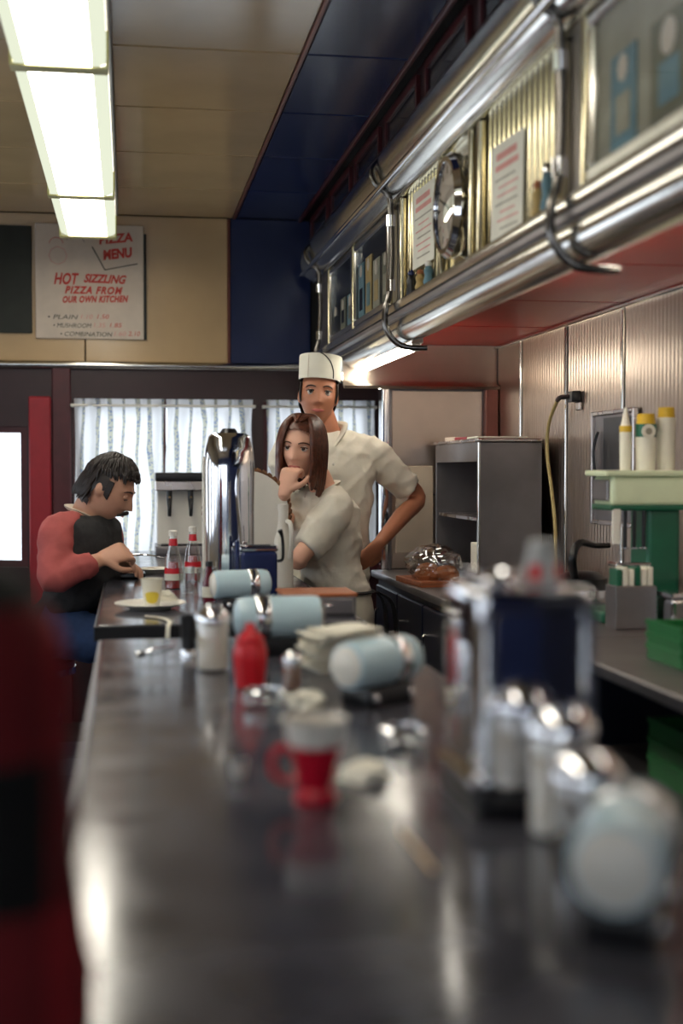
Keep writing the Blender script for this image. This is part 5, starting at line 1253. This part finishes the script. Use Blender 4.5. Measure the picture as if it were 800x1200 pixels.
for s in (-1, 1):
    o = shoe(root, V((0.30, s*0.12, 0)), V((1, 0, 0))); o.location.z = 0.008
# fork in his hand
obj_ = thing('fork', 'dark fork held in the seated man\'s hand', 'fork', base+wrR)
hd_ = V((0.9, 0.25, 0.32)).normalized()
obj('handle', tb([hd_*0.09+V((0.0, 0.03, -0.02)), hd_*0.15+V((0.02, 0.0, -0.035)), hd_*0.19+V((0.05, -0.01, -0.06))], [0.004, 0.0032, 0.003], 8), chrome, obj_)

# ---------------------------------------------------- near person in red plaid
Yq = 0.93
base = V((-0.318, Yq, 0)); L0 = lambda p: p-base
root = thing('person', 'blurred person in red and black plaid jacket seated at far left front', 'person', base)
Fv = V((-0.1, 0.995, 0)).normalized(); S_ = V((0.995, 0.1, 0)).normalized()
hip = V((0.0, -0.03, 0.735)); waist = V((0.005, 0.0, 0.90)); chest = V((0.01, 0.03, 1.08)); neck = V((0.01, 0.06, 1.25))
Hc = V((-0.01, 0.10, 1.40)); MH = headM(Hc, 190, 10, 0, 1.0)
shR = chest+S_*0.175+V((0, 0.0, 0.09)); shL = chest-S_*0.175+V((0, 0.0, 0.09))
elR = V((0.225, 0.06, 0.86)); elL = V((-0.23, 0.06, 0.86)); wrR = V((0.12, 0.25, 0.775)); wrL = V((-0.12, 0.25, 0.775))
b = new(); join(b, head_bm(), MH)
tube(b, [Hc+V((-0.03, 0, -0.05)), neck+V((0, 0, 0.04)), neck-V((0, 0, 0.03))], [0.053, 0.054, 0.062], 16, 4)
loft(b, [(neck, S_, Fv, 0.07, 0.055), (neck.lerp(chest, 0.4), S_, Fv, 0.15, 0.085), (chest, S_, Fv, 0.16, 0.105), (waist, S_, Fv, 0.14, 0.10), (hip, S_, Fv, 0.16, 0.12), (hip-V((0, 0, 0.05)), S_, Fv, 0.15, 0.11)], 24, 4)
for sh_, el_, wr_ in ((shR, elR, wrR), (shL, elL, wrL)):
    tube(b, [neck.lerp(sh_, 0.3)+V((0, 0, -0.03)), sh_, sh_.lerp(el_, 0.5), el_, el_.lerp(wr_, 0.4), wr_], [0.05, 0.052, 0.045, 0.037, 0.038, 0.026], 14, 4)
hand(b, wrR, V((-0.3, 0.8, -0.25)), V((0, 0, -1)), 1, 0.4); hand(b, wrL, V((0.3, 0.8, -0.25)), V((0, 0, -1)), -1, 0.4)
kn = [V((-0.04+s*0.10, 0.40, 0.665)) for s in (-1, 1)]
for i, s in enumerate((-1, 1)): leg(b, hip+V((s*0.09, 0.05, 0)), kn[i], V((-0.05+s*0.11, 0.38, 0.12)), V((-0.05+s*0.11, 0.38, 0.05)))
body(root, b, skin_man, 0.0075)
features(root, MH, hair_dark)
rnd = random.Random(12); st_ = []
for k in range(90):
    ph = rnd.uniform(-PI, PI); th = rnd.uniform(0.15, 0.9); st_.append(([cap_pt(th, ph, 1.10), cap_pt(th+0.2, ph+0.1, 1.14), cap_pt(th+0.4, ph+0.15, 1.09)], [0.006, 0.011, 0.003]))
hair_obj(root, MH, hair_dark, lambda c: (c.y < -0.01 and c.z < 0.062) or (c.y < 0.03 and c.z < -0.01) or c.z < -0.085, st_, 1.09)
b = new()
loft(b, [(neck+V((0, 0, -0.0)), S_, Fv, 0.082, 0.072), (neck.lerp(chest, 0.35), S_, Fv, 0.15, 0.105), (chest, S_, Fv, 0.19, 0.138), (waist, S_, Fv, 0.18, 0.138), (hip+V((0, 0, -0.01)), S_, Fv, 0.19, 0.15)], 28, 4)
for sh_, el_, wr_ in ((shR, elR, wrR), (shL, elL, wrL)):
    tube(b, [neck.lerp(sh_, 0.35)+V((0, 0, -0.05)), sh_, sh_.lerp(el_, 0.5), el_, el_.lerp(wr_, 0.45), el_.lerp(wr_, 0.92)], [0.06, 0.082, 0.078, 0.070, 0.062, 0.05], 18, 4)
sh = garment(root, 'plaid_jacket', b, plaid, 0.013, 0.006, 8)
obj('collar', tb([neck+Fv*0.085+V((0.01, 0, -0.04)), neck+S_*0.065+V((0, 0, 0.015)), neck-Fv*0.075+V((0, 0, 0.04)), neck-S_*0.065+V((0, 0, 0.015)), neck+Fv*0.085+V((0.01, 0.01, -0.04))], [0.014, 0.02, 0.022, 0.02, 0.014], 8, 4, 0.45), plaid, sh)
b = new()
loft(b, [(hip+V((0, 0, 0.05)), S_, Fv, 0.165, 0.125), (hip-V((0, 0, 0.02)), S_, Fv, 0.175, 0.13), (hip-V((0, 0, 0.075)), S_, Fv, 0.16, 0.12)], 24, 4)
for i, s in enumerate((-1, 1)): tube(b, [hip+V((s*0.09, 0.02, 0)), kn[i].lerp(hip+V((s*0.09, 0.05, 0)), 0.5), kn[i], V((-0.05+s*0.105, 0.39, 0.4)), V((-0.05+s*0.11, 0.38, 0.16))], [0.098, 0.09, 0.075, 0.066, 0.06], 18, 4)
garment(root, 'trousers', b, mat('dark_trouser_cloth', (26, 28, 36), 0.9), 0.014, 0.005, 9)
for s in (-1, 1):
    o = shoe(root, V((-0.05+s*0.11, 0.38, 0)), V((0, 1, 0))); o.location.z = 0.008
